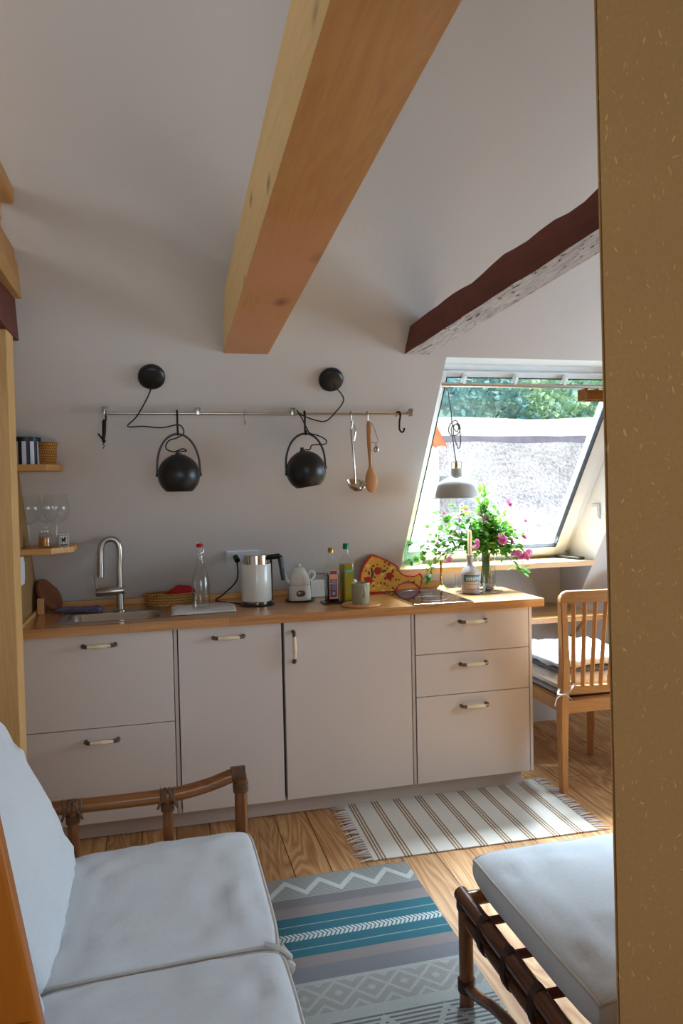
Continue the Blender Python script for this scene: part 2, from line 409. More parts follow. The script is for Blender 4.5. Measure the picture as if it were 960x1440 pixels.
def tube(bm, pts, r, n=10, mi=0, smoothpts=0, closed=False, cap=True, flat=1.0):
    P = [Vector(p) for p in pts]
    R = list(r) if isinstance(r, (list, tuple)) else [r]*len(P)
    if smoothpts:
        Q, QR = [], []; m = len(P)
        for i in range(m if closed else m-1):
            p0 = P[(i-1) % m] if closed or i > 0 else P[i]; p1 = P[i]; p2 = P[(i+1) % m]
            p3 = P[(i+2) % m] if closed or i+2 < m else p2
            for k in range(smoothpts):
                t = k/smoothpts
                Q.append(.5*((2*p1)+(-p0+p2)*t+(2*p0-5*p1+4*p2-p3)*t*t+(-p0+3*p1-3*p2+p3)*t**3)); QR.append(R[i]*(1-t)+R[(i+1) % m]*t)
        if not closed: Q.append(P[-1]); QR.append(R[-1])
        P, R = Q, QR
    m = len(P); rings = []; up = None
    for i in range(m):
        if closed: t = P[(i+1) % m]-P[i-1]
        else: t = P[min(i+1, m-1)]-P[max(i-1, 0)]
        if t.length < 1e-9: t = Vector((0, 0, 1))
        t.normalize()
        if up is None:
            up = Vector((0, 0, 1)) if abs(t.z) < .9 else Vector((0, 1, 0))
        up = (up-t*up.dot(t)); 
        if up.length < 1e-6: up = t.orthogonal()
        up.normalize(); s = t.cross(up)
        rings.append([bm.verts.new(P[i]+(up*cos(2*pi*k/n)*flat+s*sin(2*pi*k/n))*R[i]) for k in range(n)])
    for i in range(m if closed else m-1):
        a, b = rings[i], rings[(i+1) % m]
        for k in range(n):
            f = bm.faces.new((a[k], a[(k+1) % n], b[(k+1) % n], b[k])); f.material_index = mi
    if cap and not closed:
        bm.faces.new(rings[0]).material_index = mi; bm.faces.new(rings[-1]).material_index = mi
    return bm
def prism(bm, pts, axis, a, b, mi=0, bev=0):
    """polygon in the two other axes (order kept), extruded along axis from a to b"""
    def mk(p, t):
        q = list(p); q.insert(axis, t); return bm.verts.new(q)
    A = [mk(p, a) for p in pts]; Bv = [mk(p, b) for p in pts]
    fs = [bm.faces.new(A), bm.faces.new(list(reversed(Bv)))]
    k = len(pts)
    for i in range(k): fs.append(bm.faces.new((A[i], A[(i+1) % k], Bv[(i+1) % k], Bv[i])))
    for f in fs: f.material_index = mi
    if bev:
        es = list({e for f in fs[:2] for e in f.edges})
        bmesh.ops.bevel(bm, geom=es, offset=bev, segments=2, profile=.5, affect='EDGES')
    return bm
def sphere(bm, c, r, u=16, v=10, sc=(1, 1, 1), mi=0):
    m = Matrix.Translation(c) @ Matrix.Diagonal((sc[0], sc[1], sc[2], 1))
    d = bmesh.ops.create_uvsphere(bm, u_segments=u, v_segments=v, radius=r, matrix=m)
    for f in {f for vv in d['verts'] for f in vv.link_faces}: f.material_index = mi
    return bm
def cyl(bm, a, b, r, n=20, mi=0, r2=None): return tube(bm, [a, b], [r, r if r2 is None else r2], n, mi)
def cushion_bm(L, W, side, crown=.02, n=28, seed=0, wr=.004, pw=9, sharp=.22, corner=.03):
    """box cushion centred on the origin, seam at mid height"""
    bm = B(); S = [sin(pi/2*(-1+2*i/n)) for i in range(n+1)]
    S = [ (abs(s)**.8)*(1 if s > 0 else -1) for s in S]
    def pt(s, t, sg):
        cx = 1-corner*(abs(t)**6); cy = 1-corner*(abs(s)**6)
        f = max(0, (1-abs(s)**pw))**sharp*max(0, (1-abs(t)**pw))**sharp
        z = sg*(side/2*f+crown*(1-s*s)*(1-t*t))
        q = Vector((s*5+seed, t*5, sg)); w = wr*noise.noise(q)+wr*.6*noise.noise(q*2.2)+wr*.25*noise.noise(Vector((q.x*1.2, q.y*5, q.z)))
        edge = (1-abs(s)**8)*(1-abs(t)**8)
        return (s*L/2*cx, t*W/2*cy, z+w*edge*2)
    g = {}
    for sg in (1, -1):
        for i, s in enumerate(S):
            for j, t in enumerate(S):
                if sg == -1 and (i in (0, n) or j in (0, n)): g[i, j, -1] = g[i, j, 1]
                else: g[i, j, sg] = bm.verts.new(pt(s, t, sg))
        for i in range(n):
            for j in range(n):
                q = [g[i, j, sg], g[i+1, j, sg], g[i+1, j+1, sg], g[i, j+1, sg]]
                bm.faces.new(q if sg == 1 else q[::-1])
    ring = [g[i, 0, 1].co.copy() for i in range(n+1)]+[g[n, j, 1].co.copy() for j in range(1, n+1)]+[g[i, n, 1].co.copy() for i in range(n-1, -1, -1)]+[g[0, j, 1].co.copy() for j in range(n-1, 0, -1)]
    per = [(x, -1) for x in S]+[(1, y) for y in S[1:]]+[(x, 1) for x in S[-2::-1]]+[(-1, y) for y in S[-2:0:-1]]
    ring2 = [pt(x*.985, y*.985, 1) for x, y in per]
    cushion_bm.top = ring2
    return bm, ring
def cushion(name, parent, L, W, side, crown, loc, rot=(0, 0, 0), seed=0, mat='sofa', pipe='piping', pr=.005, tie=True, **k):
    bm, ring = cushion_bm(L, W, side, crown, seed=seed, **k)
    o = obj(name, bm, M_[mat], parent, True, loc, 80); o.rotation_euler = rot
    if pipe:
        b = B(); tube(b, cushion_bm.top, pr, 6, closed=True)
        p = obj('piping', b, M_[pipe], o, True)
    return o
def transform(bm, M): bmesh.ops.transform(bm, matrix=M, verts=bm.verts); return bm
def copy_tree(o, loc, rz, label, parent=None):
    c = o.copy(); COL.objects.link(c)
    if parent: c.parent = parent
    else: c.location = loc; c.rotation_euler = (0, 0, rz); c['label'] = label
    for ch in list(o.children): copy_tree(ch, None, None, None, c)
    return c

# ------------------------------------------------------------------ the room
SA, SB = 1.244, .70                 # sloping roof wall: y = SA - SB*z
YS = lambda z: SA-SB*z
XL, XR = 1.80, 2.97                 # skylight opening
ZS, ZH = 1.03, 2.035
fl = struct('floor', bx(-2.0, 4.2, -4.6, 1.3, -.06, 0), M_['floor'])
bm = B()
xs = [-2.0, XL, 2.30, XR, 4.2]; zs = [0, 1.0, ZS, ZH, 3.7]
for i in range(4):
    for j in range(4):
        if i in (1, 2) and j in (1, 2): continue
        if i == 2 and j == 0: continue
        n = 12
        quad(bm, (xs[i], YS(zs[j]), zs[j]), (xs[i+1], YS(zs[j]), zs[j]), (xs[i+1], YS(zs[j+1]), zs[j+1]), (xs[i], YS(zs[j+1]), zs[j+1]))
# niche under the skylight
quad(bm, (2.30, .90, 0), (XR, .90, 0), (XR, .90, 1.0), (2.30, .90, 1.0))
quad(bm, (2.30, YS(0), 0), (2.30, .90, 0), (2.30, .90, 1.0), (2.30, YS(1.0), 1.0))
quad(bm, (XR, .90, 0), (XR, YS(0), 0), (XR, YS(1.0), 1.0), (XR, .90, 1.0))
quad(bm, (2.30, YS(1.0), 1.0), (XR, YS(1.0), 1.0), (XR, .90, 1.0), (2.30, .90, 1.0))
struct('wall_back', bm, M_['plaster'])
OFF = .30
YF = lambda z, o=OFF: YS(z)+o
bm = B()
quad(bm, (XR, YS(1.0), 1.0), (XR, YF(1.0)+.06, 1.0), (XR, YF(2.06)+.06, 2.06), (XR, YS(ZH), ZH))
quad(bm, (XL, YS(1.0), 1.0), (XL, YS(ZH), ZH), (XL, YF(2.06)+.06, 2.06), (XL, YF(1.0)+.06, 1.0))
quad(bm, (XL, YS(ZH), ZH), (XR, YS(ZH), ZH), (XR, YF(2.06)+.06, 2.06), (XL, YF(2.06)+.06, 2.06))
struct('trim_1', bm, M_['white'])
# sill board
s = struct('trim_2', prism(B(), [(YS(1.0)-.025, 1.0), (YF(1.0)+.06, 1.0), (YF(ZS)+.06, ZS), (YS(1.0)-.025, ZS)], 0, XL-.0, XR, bev=.003), M_['sill'])
# outer roof covering around the reveal (keeps daylight out of the gap)
bm = B()
o_ = .42
xs2 = [-2.0, XL, XR, 4.2]; zs2 = [0, 1.0, 2.06, 3.7]
for i in range(3):
    for j in range(3):
        if i == 1 and j == 1: continue
        quad(bm, (xs2[i], YS(zs2[j])+o_, zs2[j]), (xs2[i+1], YS(zs2[j])+o_, zs2[j]), (xs2[i+1], YS(zs2[j+1])+o_, zs2[j+1]), (xs2[i], YS(zs2[j+1])+o_, zs2[j+1]))
struct('roof', bm, M_['render'])
struct('ceiling', bx(-2.0, 4.2, -4.6, YS(3.7)+.5, 3.7, 3.76), M_['plaster'])
bm = B(); V0, V1, G0, G1 = -1.75, -.15, .85, 1.95
for a in ((-4.6, V0, 0, 3.8), (V1, 1.8, 0, 3.8), (V0, V1, 0, G0), (V0, V1, G1, 3.8)): box(bm, 4.2, 4.26, a[0], a[1], a[2], a[3])
struct('wall_right', bm, M_['plaster'])
bm = B()
for a in ((V0, V0+.06, G0, G1), (V1-.06, V1, G0, G1), (V0, V1, G0, G0+.06), (V0, V1, G1-.06, G1), (-.98, -.92, G0, G1)): box(bm, 4.21, 4.25, a[0], a[1], a[2], a[3])
struct('window_3', bm, M_['frame'])
struct('wall_left', bx(-.09, -.0155, -.30, 1.3, 0, 2.06), M_['clayleft'])
struct('wall_side', bx(-.36, -.30, -4.6, -.30, 0, 2.06), M_['plaster'])
bm = B(); L0, L1, K0, K1 = -3.0, -1.2, 2.62, 3.45
for a in ((-4.6, L0, 0, 3.8), (L1, 1.7, 0, 3.8), (L0, L1, 0, K0), (L0, L1, K1, 3.8)): box(bm, -2.06, -2.0, a[0], a[1], a[2], a[3])
struct('wall_loft', bm, M_['plaster'])
bm = B()
for a in ((L0, L0+.06, K0, K1), (L1-.06, L1, K0, K1), (L0, L1, K0, K0+.06), (L0, L1, K1-.06, K1)): box(bm, -2.05, -2.01, a[0], a[1], a[2], a[3])
struct('window_4', bm, M_['frame'])
# rear wall with a window opening
bm = B(); W0, W1, H0, H1 = .1, 2.1, .95, 2.15
for a in ((-2, W0, 0, 3.7), (W1, 4.2, 0, 3.7), (W0, W1, 0, H0), (W0, W1, H1, 3.7)): box(bm, a[0], a[1], -4.7, -4.6, a[2], a[3])
struct('wall_rear', bm, M_['plaster'])
bm = B()
for a in ((W0, W0+.07, H0, H1), (W1-.07, W1, H0, H1), (W0, W1, H0, H0+.07), (W0, W1, H1-.07, H1), (1.07, 1.13, H0, H1)): box(bm, a[0], a[1], -4.69, -4.63, a[2], a[3])
struct('window_2', bm, M_['frame'])

# skylight: frame in the roof plane
tl = hypot(1, SB); vU = Vector((0, -SB, 1))/tl; vN = Vector((0, 1, SB))/tl; vX = Vector((1, 0, 0))
org = Vector((XL, YF(ZS), ZS))
MW = Matrix((( vX.x, vU.x, vN.x, org.x), (vX.y, vU.y, vN.y, org.y), (vX.z, vU.z, vN.z, org.z), (0, 0, 0, 1)))
LW, LH = XR-XL, (2.06-ZS)*tl
win = thing('window_1', 'open white framed skylight set in the sloping roof wall', 'window')
win['kind'] = 'structure'; del win['category']
win.matrix_world = MW
def wframe(name, x0, x1, y0, y1, w, n0, n1, m, wt=None, wb=None):
    bm = B(); wt = wt or w; wb = wb or w
    box(bm, x0, x0+w, y0, y1, n0, n1, .003); box(bm, x1-w, x1, y0, y1, n0, n1, .003)
    box(bm, x0+w, x1-w, y0, y0+wb, n0, n1, .003); box(bm, x0+w, x1-w, y1-wt, y1, n0, n1, .003)
    return obj(name, bm, m, win)
wframe('outer_frame', 0, LW, 0, LH, .045, -.01, .08, M_['frame'], .03, .04)
wframe('sash', .045, LW-.045, .04, LH-.03, .075, -.03, .05, M_['frame'], .03, .065)
wframe('gasket', .118, LW-.118, .103, LH-.058, .005, -.034, .0, M_['blackp'])
obj('pane', bx(.12, LW-.12, .105, LH-.06, .0, .012), M_['pane'], win)
b = B(); cyl(b, (.05, LH-.085, -.06), (LW-.05, LH-.085, -.06), .011)
bar = obj('ventilation_bar', b, M_['steel'], win, True)
for i in range(4):
    x = .2+i*.27; obj('bar_bracket', bx(x-.006, x+.006, LH-.09, LH-.035, -.066, -.03), M_['frame'], win)
b = B()
for x in (.02, LW-.02): sphere(b, (x, .05, -.012), .005, 8, 6)
obj('screw', b, M_['screw'], win, True)

# beams
def beam(name, label, x0, x1, ynear, z0, z1n, h, m_side, m_bottom, near=None, wob=0, seed=0):
    """runs from the slope towards the room; x0..x1 at the wall, near=(x0,x1) at ynear"""
    n = 26; bm = B(); near = near or (x0, x1); prev = None
    for i in range(n+1):
        t = i/n; y = (-.10)*(1-t)+ynear*t
        a = x0*(1-t)+near[0]*t; b = x1*(1-t)+near[1]*t
        zb = z0+(z1n-z0)*t
        w = [wob*noise.noise(Vector((i*.35, k*9+seed, 0))) for k in range(4)]
        cur = [bm.verts.new(p) for p in ((a+w[0]*.4, y, zb+w[0]*.5), (b+w[1]*.6, y, zb+w[1]*.5), (b+w[2], y, zb+h+w[2]), (a+w[3]*.4, y, zb+h+w[3]*1.6))]
        if prev:
            for k in range(4):
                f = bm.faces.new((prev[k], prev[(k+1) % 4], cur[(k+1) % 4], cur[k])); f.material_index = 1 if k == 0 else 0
        else: bm.faces.new(cur)
        prev = cur
    bm.faces.new(prev)
    bmesh.ops.bevel(bm, geom=[e for e in bm.edges if abs(e.verts[0].co.y-e.verts[1].co.y) > .02], offset=.003, segments=1, affect='EDGES')
    return tag(obj(name, bm, [m_side, m_bottom]), label, 'beam')
beam('ceiling_beam', 'thick golden pine beam running overhead from the kitchen wall', .829, 1.014, -3.6, 2.024, 2.25, .215, M_['beam_lit_side'], M_['beam'], near=(.795, .982), wob=.002)
beam('ceiling_beam', 'dark red-brown old beam with flaking white underside above the skylight', 1.600, 1.712, -2.0, 2.036, 2.14, .105, M_['darkbeam'], M_['whitebeam'], near=(1.685, 1.79), wob=.013, seed=3)

# loft edge at the left
beam('loft_beam', 'dark rough beam under the loft edge at the far left', -.10, .058, -4.5, 2.055, 2.055, .13, M_['darkbeam'], M_['darkbeam'], wob=.012, seed=8)
lf = thing('loft_floor', 'pale pine loft floor edge above the dark beam at far left', 'loft floor')
obj('edge_board', bx(.0, .088, -4.5, -.22, 2.19, 2.30, .004), M_['piney'], lf)
obj('cap_board', bx(-.06, .082, -4.5, -.26, 2.303, 2.345, .004), M_['piney'], lf)
obj('decking', bx(-2.0, -.06, -4.6, -.26, 2.19, 2.30), M_['piney'], lf)
rl = thing('loft_railing', 'pine loft railing with handrail and turned baluster at upper left', 'railing')
obj('handrail', bx(.045, .108, -4.5, -.50, 2.455, 2.515, .012), M_['piney'], rl)
for i in range(12):
    y = -.60-i*.34
    obj('baluster', lathe(B(), [(.014, 2.346), (.014, 2.365), (.019, 2.38), (.013, 2.395), (.017, 2.42), (.013, 2.44), (.014, 2.458)], (.065, y, 0), 12), M_['pine'], rl, True)
tag(obj('wooden_post', bx(-.16, .055, -.42, -.302, 0, 2.052, .004), M_['pine']), 'tall knotty pine post standing at the left edge under the loft', 'post')

# partition in the foreground, right
bm = B()
hexa(bm, [(1.262, -2.2, 0), (4.2, -2.2, 0), (4.2, -2.08, 0), (1.36, -2.08, 0), (1.212, -2.2, 3.7), (4.2, -2.2, 3.7), (4.2, -2.08, 3.7), (1.31, -2.08, 3.7)])
bmesh.ops.bevel(bm, geom=[e for e in bm.edges if abs(e.verts[0].co.z-e.verts[1].co.z) > 3 and e.verts[0].co.x < 1.3], offset=.006, segments=3, affect='EDGES')
struct('wall_partition', bm, M_['clay'])
# peg shelf end behind the partition
ws = thing('wooden_shelf', 'small pale wooden shelf end poking out beside the clay partition', 'shelf', (1.403, -1.9, 1.634))
obj('front_board', bx(0, .5, 0, .006, 0, .020, .001), M_['pinex'], ws)
obj('end_board', bx(0, .006, .006, .03, 0, .024, .001), M_['pinex'], ws)
obj('back_board', bx(0, .5, .03, .036, 0, .024, .001), M_['pinex'], ws)
obj('divider', bx(.028, .030, .006, .03, .0, .024), M_['pinex'], ws)
obj('shelf_arm', bx(.42, .46, -.182, 0, 0, .02), M_['pinex'], ws)

# ladder in the left foreground
ld = thing('loft_ladder', 'orange varnished wooden loft ladder cropped at the lower left corner', 'ladder')
def stringer(y):
    d = Vector((-.17, 0, 1)); bm = B()
    hexa(bm, [(.373, y-.03, 0), (.508, y-.03, 0), (.508, y, 0), (.373, y, 0), (.373-.162*2.05, y-.03, 2.05), (.508-.162*2.05, y-.03, 2.05), (.508-.162*2.05, y, 2.05), (.373-.162*2.05, y, 2.05)], .006)
    return bm
for y in (-2.2, -2.72): obj('stringer', stringer(y), M_['varnish'], ld)
for i in range(7):
    z = .18+i*.285; xx = .508-.162*z
    obj('tread', bx(xx-.13, xx-.012, -2.72, -2.23, z, z+.03, .004), M_['varnish'], ld)

# ------------------------------------------------------------------ kitchen run
def handle(parent, x, z, vert=False, L=.129, y=0):
    b = B()
    def P(t, d, r=0): return (x, y-d, z+t) if vert else (x+t, y-d, z)
    h = L/2
    for sg in (-1, 1):
        tube(b, [P(sg*h, 0), P(sg*h, .016), P(sg*(h-.004), .026), P(sg*(h-.018), .030)], [.009, .007, .008, .0085], 10, 0)
        if vert: sphere(b, P(sg*h, .012), .0095, 10, 8)
        else: sphere(b, P(sg*h, .012), .0095, 10, 8)
    tube(b, [P(-(h-.018), .030), P(-(h-.03), .031), P(0, .033), P(h-.03, .031), P(h-.018, .030)], [.0075, .0075, .0105, .0075, .0075], 12, 1, smoothpts=4)
    return obj('handle', b, [M_['pewter'], M_['ceramic']], parent, True)
def carcass(parent, x0, x1):
    b = B()
    box(b, x0, x0+.016, .02, .55, .08, .88); box(b, x1-.016, x1, .02, .55, .08, .88)
    box(b, x0+.016, x1-.016, .02, .55, .08, .096); box(b, x0+.016, x1-.016, .534, .55, .096, .88)
    box(b, x0+.016, x1-.016, .02, .10, .864, .88)
    return obj('body', b, M_['carcass'], parent)
def front(name, parent, x0, x1, z0, z1):
    return obj(name, bx(x0+.0015, x1-.0015, 0, .018, z0+.0015, z1-.0015, .001, seg=1), M_['front'], parent)
sc = thing('base_cabinet', 'wide greige base cabinet with two deep drawers under the sink', 'cabinet')
carcass(sc, 0, .6)
for z0, z1, hz in ((.08, .484, .432), (.484, .88, .834)):
    d = front('drawer', sc, 0, .6, z0, z1); handle(d, .30, hz)
dw = thing('dishwasher', 'narrow greige appliance door right of the sink cabinet, handle near the top', 'dishwasher')
obj('body', bx(.625, 1.065, .02, .55, .09, .88), M_['carcass'], dw)
d = front('door', dw, .62, 1.07, .08, .88); handle(d, .836, .833)
c3 = thing('base_cabinet', 'greige base cabinet with one tall door and a vertical handle', 'cabinet')
carcass(c3, 1.08, 1.675); d = front('door', c3, 1.08, 1.675, .08, .88); handle(d, 1.122, .769, True, .133)
c4 = thing('base_cabinet', 'greige base cabinet with three drawers at the right end of the worktop', 'cabinet')
carcass(c4, 1.697, 2.272)
for z0, z1, hz in ((.08, .488, .431), (.488, .686, .63), (.686, .88, .831)):
    d = front('drawer', c4, 1.695, 2.274, z0, z1); handle(d, 1.982, hz)
tag(obj('cover_panel', bx(-.0135, -.001, .0, .55, .0, .88, .001), M_['front']), 'narrow greige side panel at the left end of the cabinets', 'panel')
tag(obj('cover_panel', bx(2.276, 2.291, 0.0, .56, .08, .88, .001), M_['front']), 'greige side panel closing the right end of the cabinets', 'panel')
tag(obj('filler_strip', bx(.602, .617, .002, .10, .08, .88, .001), M_['plinth']), 'thin upright filler strip between sink cabinet and dishwasher', 'panel')
tag(obj('filler_strip', bx(1.678, 1.692, .002, .10, .08, .88, .001), M_['plinth']), 'thin upright filler strip left of the three-drawer cabinet', 'panel')
tag(obj('toe_kick', bx(0.0, 2.25, .045, .06, .003, .078, .001), M_['plinth']), 'low plinth board running under all the cabinets', 'plinth')

WT = .92
# worktop with sink cut-out
SX0, SX1, SY0, SY1 = .155, .555, .075, .30
bm = B()
def wt_poly(pts): prism(bm, pts, 2, .882, WT)
wt_poly([(-.0145, -.025), (SX0, -.025), (SX0, .575), (-.0145, .575)])
wt_poly([(SX0, -.025), (SX1, -.025), (SX1, SY0), (SX0, SY0)])
wt_poly([(SX0, SY1), (SX1, SY1), (SX1, .575), (SX0, .575)])
wt_poly([(SX1, -.025), (2.345, -.025), (2.345, .43), (2.06, .575), (SX1, .575)])
bmesh.ops.remove_doubles(bm, verts=bm.verts, dist=1e-5)
tag(obj('worktop', bm, M_['worktop']), 'long oak butcher-block worktop over the cabinets', 'worktop')
us = thing('backsplash_strip', 'low wooden upstand strip along the back and left of the worktop', 'upstand')
obj('rear_strip', bx(-.0145, 2.04, .552, .572, WT, .948, .002), M_['pinex'], us)
obj('side_strip', bx(-.0150, .001, -.02, .55, WT, .936, .002), M_['piney'], us)
# sink
sk = thing('kitchen_sink', 'stainless steel inset sink at the left of the worktop', 'sink')
b = B()
def rr(x0, x1, y0, y1, r, n=5):
    out = []
    for cx, cy, a in ((x1-r, y1-r, 0), (x0+r, y1-r, 90), (x0+r, y0+r, 180), (x1-r, y0+r, 270)):
        for i in range(n+1):
            t = radians(a+90*i/n); out.append((cx+r*cos(t), cy+r*sin(t)))
    return out
loops = [(rr(.125, .585, .045, .385, .02), WT), (rr(.127, .583, .047, .383, .02), WT+.0025), (rr(.160, .550, .080, .296, .05), WT+.002), (rr(.166, .544, .086, .290, .05), WT-.006), (rr(.176, .534, .096, .280, .05), WT-.14), (rr(.20, .51, .12, .256, .04), WT-.15)]
rs = [[b.verts.new((x, y, z)) for x, y in p] for p, z in loops]
for a, c in zip(rs, rs[1:]):
    for i in range(len(a)): b.faces.new((a[i], a[(i+1) % len(a)], c[(i+1) % len(a)], c[i]))
b.faces.new(rs[-1])
obj('basin', b, M_['steel'], sk, True)
obj('drain', lathe(B(), [(0, 0), (.03, 0), (.034, .003), (.02, .004), (0, .004)], (.355, .19, WT-.1495), 20), M_['chrome'], sk, True)
# tap
tp = thing('kitchen_tap', 'brushed steel kitchen tap with tall square-bend spout behind the sink', 'tap', (.372, .335, WT))
b = B(); lathe(b, [(.026, .0025), (.026, .008), (.018, .012)], n=24); cyl(b, (0, 0, .008), (0, 0, .085), .0165)
obj('base', b, M_['steel'], tp, True)
b = B(); tube(b, [(.022, 0, .098), (.015, 0, .098), (-.100, 0, .094), (-.106, 0, .094)], [.018, .0205, .0205, .018], 20)
obj('mixer_body', b, M_['steel'], tp, True)
b = B(); tube(b, [(-.100, 0, .10), (-.106, 0, .135), (-.110, 0, .18)], [.0045, .004, .004], 8); obj('lever', b, M_['steel'], tp, True)
b = B(); tube(b, [(0, 0, .1), (.0, 0, .20), (0.004, 0, .27), (.0, 0, .312), (-.014, 0, .332), (-.034, 0, .338), (-.055, 0, .333), (-.072, 0, .315), (-.080, 0, .285), (-.082, 0, .24), (-.084, 0, .17)], .0135, 16, smoothpts=6)
obj('spout', b, M_['steel'], tp, True)
b = B(); cyl(b, (-.082, 0, .235), (-.084, 0, .165), .0155, 18); obj('spray_head', b, M_['steel'], tp, True)

# hob
hb = thing('hob', 'black glass two-zone hob with steel trim near the right end of the worktop', 'hob', (1.69, -.008, WT))
obj('glass_plate', bx(0, .288, 0, .51, .001, .006, .001), M_['blackglass'], hb)
b = B(); box(b, -.004, .292, -.012, 0.0, .0, .0075, .001); box(b, -.004, .0, 0, .514, 0, .0072, .001); box(b, .288, .292, 0, .514, 0, .0072, .001); box(b, 0, .288, .51, .514, 0, .0072)
obj('trim', b, M_['chrome'], hb)
for y in (.15, .37):
    b = B(); tube(b, [(.144+.08*cos(2*pi*i/32), y+.08*sin(2*pi*i/32), .0062) for i in range(32)], .0008, 4, closed=True)
    obj('cooking_zone', b, M_['screw'], hb)

# ------------------------------------------------------------------ hanging rail
YR = -.06
def hw(px, py, y=YR): return (.353+.003065*(px-147), y, 1.7955-(py-582)*.00303)
rail = thing('hanging_rail', 'long thin steel utensil rail on the sloping wall', 'rail')
b = B(); cyl(b, (.353, YR, 1.796), (1.672, YR, 1.796), .0055, 14); obj('bar', b, M_['steel'], rail, True)
for x in (.353, .727, 1.134, 1.672):
    b = B(); cyl(b, (x, YR, 1.796), (x, YS(1.806)+.004, 1.806), .0075, 12)
    box(b, x-.010, x+.010, YR-.007, YR+.006, 1.787, 1.822, .002)
    obj('bracket', b, M_['steel'], rail, True)
def s_hook(name, label, x, zt, zb, m, r=.004, w=.016, rz=0):
    h = thing(name, label, 'hook', (x, YR, 1.796), rz)
    t = zt-1.796; bb = zb-1.796
    b = B(); tube(b, [(0, .013, -.008), (0, .012, .004), (0, .004, .0105), (0, -.007, .009), (0, -.011, -.004), (0, -.006, -.03), (0, -.004, bb+.02), (0, -.009, bb+.006), (0, -.019, bb), (0, -.029, bb+.007), (0, -.030, bb+.018)], r, 8, smoothpts=4)
    obj('wire', b, m, h, True)
    return h
s_hook('s_hook', 'black S hook holding the left ball lamp', .642, 1.80, 1.705, M_['iron'], .0042)
s_hook('s_hook', 'black S hook holding the right ball lamp', 1.184, 1.80, 1.705, M_['iron'], .0042)
s_hook('s_hook', 'empty black iron S hook at the right end of the rail', 1.614, 1.80, 1.715, M_['iron'], .0042, rz=radians(35))
s_hook('s_hook', 'small empty steel hook between the two ball lamps', .924, 1.80, 1.748, M_['steel'], .003)
s_hook('s_hook', 'steel hook holding the soup ladle', 1.392, 1.80, 1.752, M_['steel'], .003)
s_hook('s_hook', 'steel hook holding the wooden spoon', 1.467, 1.80, 1.752, M_['steel'], .003)
s_hook('s_hook', 'thin dark hook at the left end of the rail holding the corkscrew', .358, 1.80, 1.765, M_['iron'], .0028)

# ball lamps
nrm = Vector((0, -1, -SB)).normalized()
def slope_matrix(p):
    z = nrm; x = Vector((1, 0, 0)); y = z.cross(x); return Matrix(((x.x, y.x, z.x, p[0]), (x.y, y.y, z.y, p[1]), (x.z, y.z, z.z, p[2]), (0, 0, 0, 1)))
def ball_lamp(label, ros, cord, centre, tilt, archtop):
    t = thing('ball_lamp', label, 'lamp', (centre[0], centre[1], centre[2]-.08), 0, 'black ball lamps hung from the rail')
    inv = Matrix.Translation(-Vector(t.location))
    R = .0865
    def L(p): return Vector(p)-Vector(t.location)
    b = B(); lathe(b, [(.0, 0), (.054, 0), (.054, .012), (.050, .020), (.038, .026), (0, .028)], n=32); transform(b, inv @ slope_matrix((ros[0], YS(ros[1]), ros[1])))
    obj('ceiling_rose', b, M_['black'], t, True)
    b = B(); tube(b, [L(p) for p in cord], .0028, 8, smoothpts=5); obj('cord', b, M_['cord'], t, True)
    Rm = Matrix.Translation(L(centre)) @ Matrix.Rotation(tilt, 4, 'Y')
    b = B(); prof = []
    for i in range(22):
        a = radians(90-i*(90+53)/21)
        prof.append((max(R*cos(a), 0), R*sin(a)))
    inner = [(max(0, r-.003), z*.965) for r, z in reversed(prof)]
    lathe(b, prof+inner, n=40, cap=False)
    # vent holes ring, as small black studs
    for k in range(8):
        a = 2*pi*k/8; sphere(b, (.026*cos(a), .026*sin(a), R*.945), .005, 8, 6, (1, 1, .4))
    transform(b, Rm); sh = obj('lamp_shade', b, M_['black'], t, True)
    b = B(); cyl(b, (0, 0, R-.004), (0, 0, R+.016), .008, 12); cyl(b, (0, 0, R-.003), (0, 0, R+.004), .014, 12); transform(b, Rm); obj('cord_grip', b, M_['black'], t, True)
    b = B(); lathe(b, [(0, -.01), (.016, -.004), (.024, .012), (.020, .03), (.012, .045), (.012, .07)], n=16); transform(b, Rm @ Matrix.Translation((0, 0, -.02))); obj('bulb', b, M_['cream_white'], t, True)
    aL = L(centre)+Vector((-.088*cos(tilt), 0, .088*sin(tilt))); aR = L(centre)+Vector((.088*cos(tilt), 0, -.088*sin(tilt)))
    at = L(archtop); mid = (aL+aR)/2; hgt = at.z-mid.z
    pts = [aL]
    for k in range(1, 12):
        a = pi-pi*k/12; c = Vector((cos(a)*.088, 0, max(0, sin(a))**.8*hgt)); sh_ = (at.x-mid.x)*sin(a)
        pts.append(Vector((mid.x+c.x+sh_, mid.y-.004*sin(a), mid.z+c.z+(aL.z-mid.z)*(-cos(a)))))
    pts.append(aR)
    b = B(); tube(b, pts, .0045, 8, smoothpts=3, flat=.6); obj('yoke', b, M_['black'], t, True)
    for p in (aL, aR): obj('pivot_screw', sphere(B(), p, .007, 10, 8), M_['blackp'], t, True)
yh = YR-.022
cord1 = [(.545, -.135, 1.905), hw(203, 562, -.10), hw(188, 587, -.08), hw(176, 600, -.075), hw(196, 600, -.075), hw(220, 602, -.075), hw(240, 598, -.075), hw(247, 601, -.085), hw(249, 610, yh), hw(240, 616, yh), hw(229, 620, yh), hw(225, 630, yh), hw(235, 635, yh), hw(247, 631, yh), hw(252, 634, -.075), (.645, -.065, 1.638)]
ball_lamp('black ball lamp with arched yoke hanging left of centre on the rail', (.543, 1.941), cord1, (.642, YR-.02, 1.538), 0, (.640, yh, 1.708))
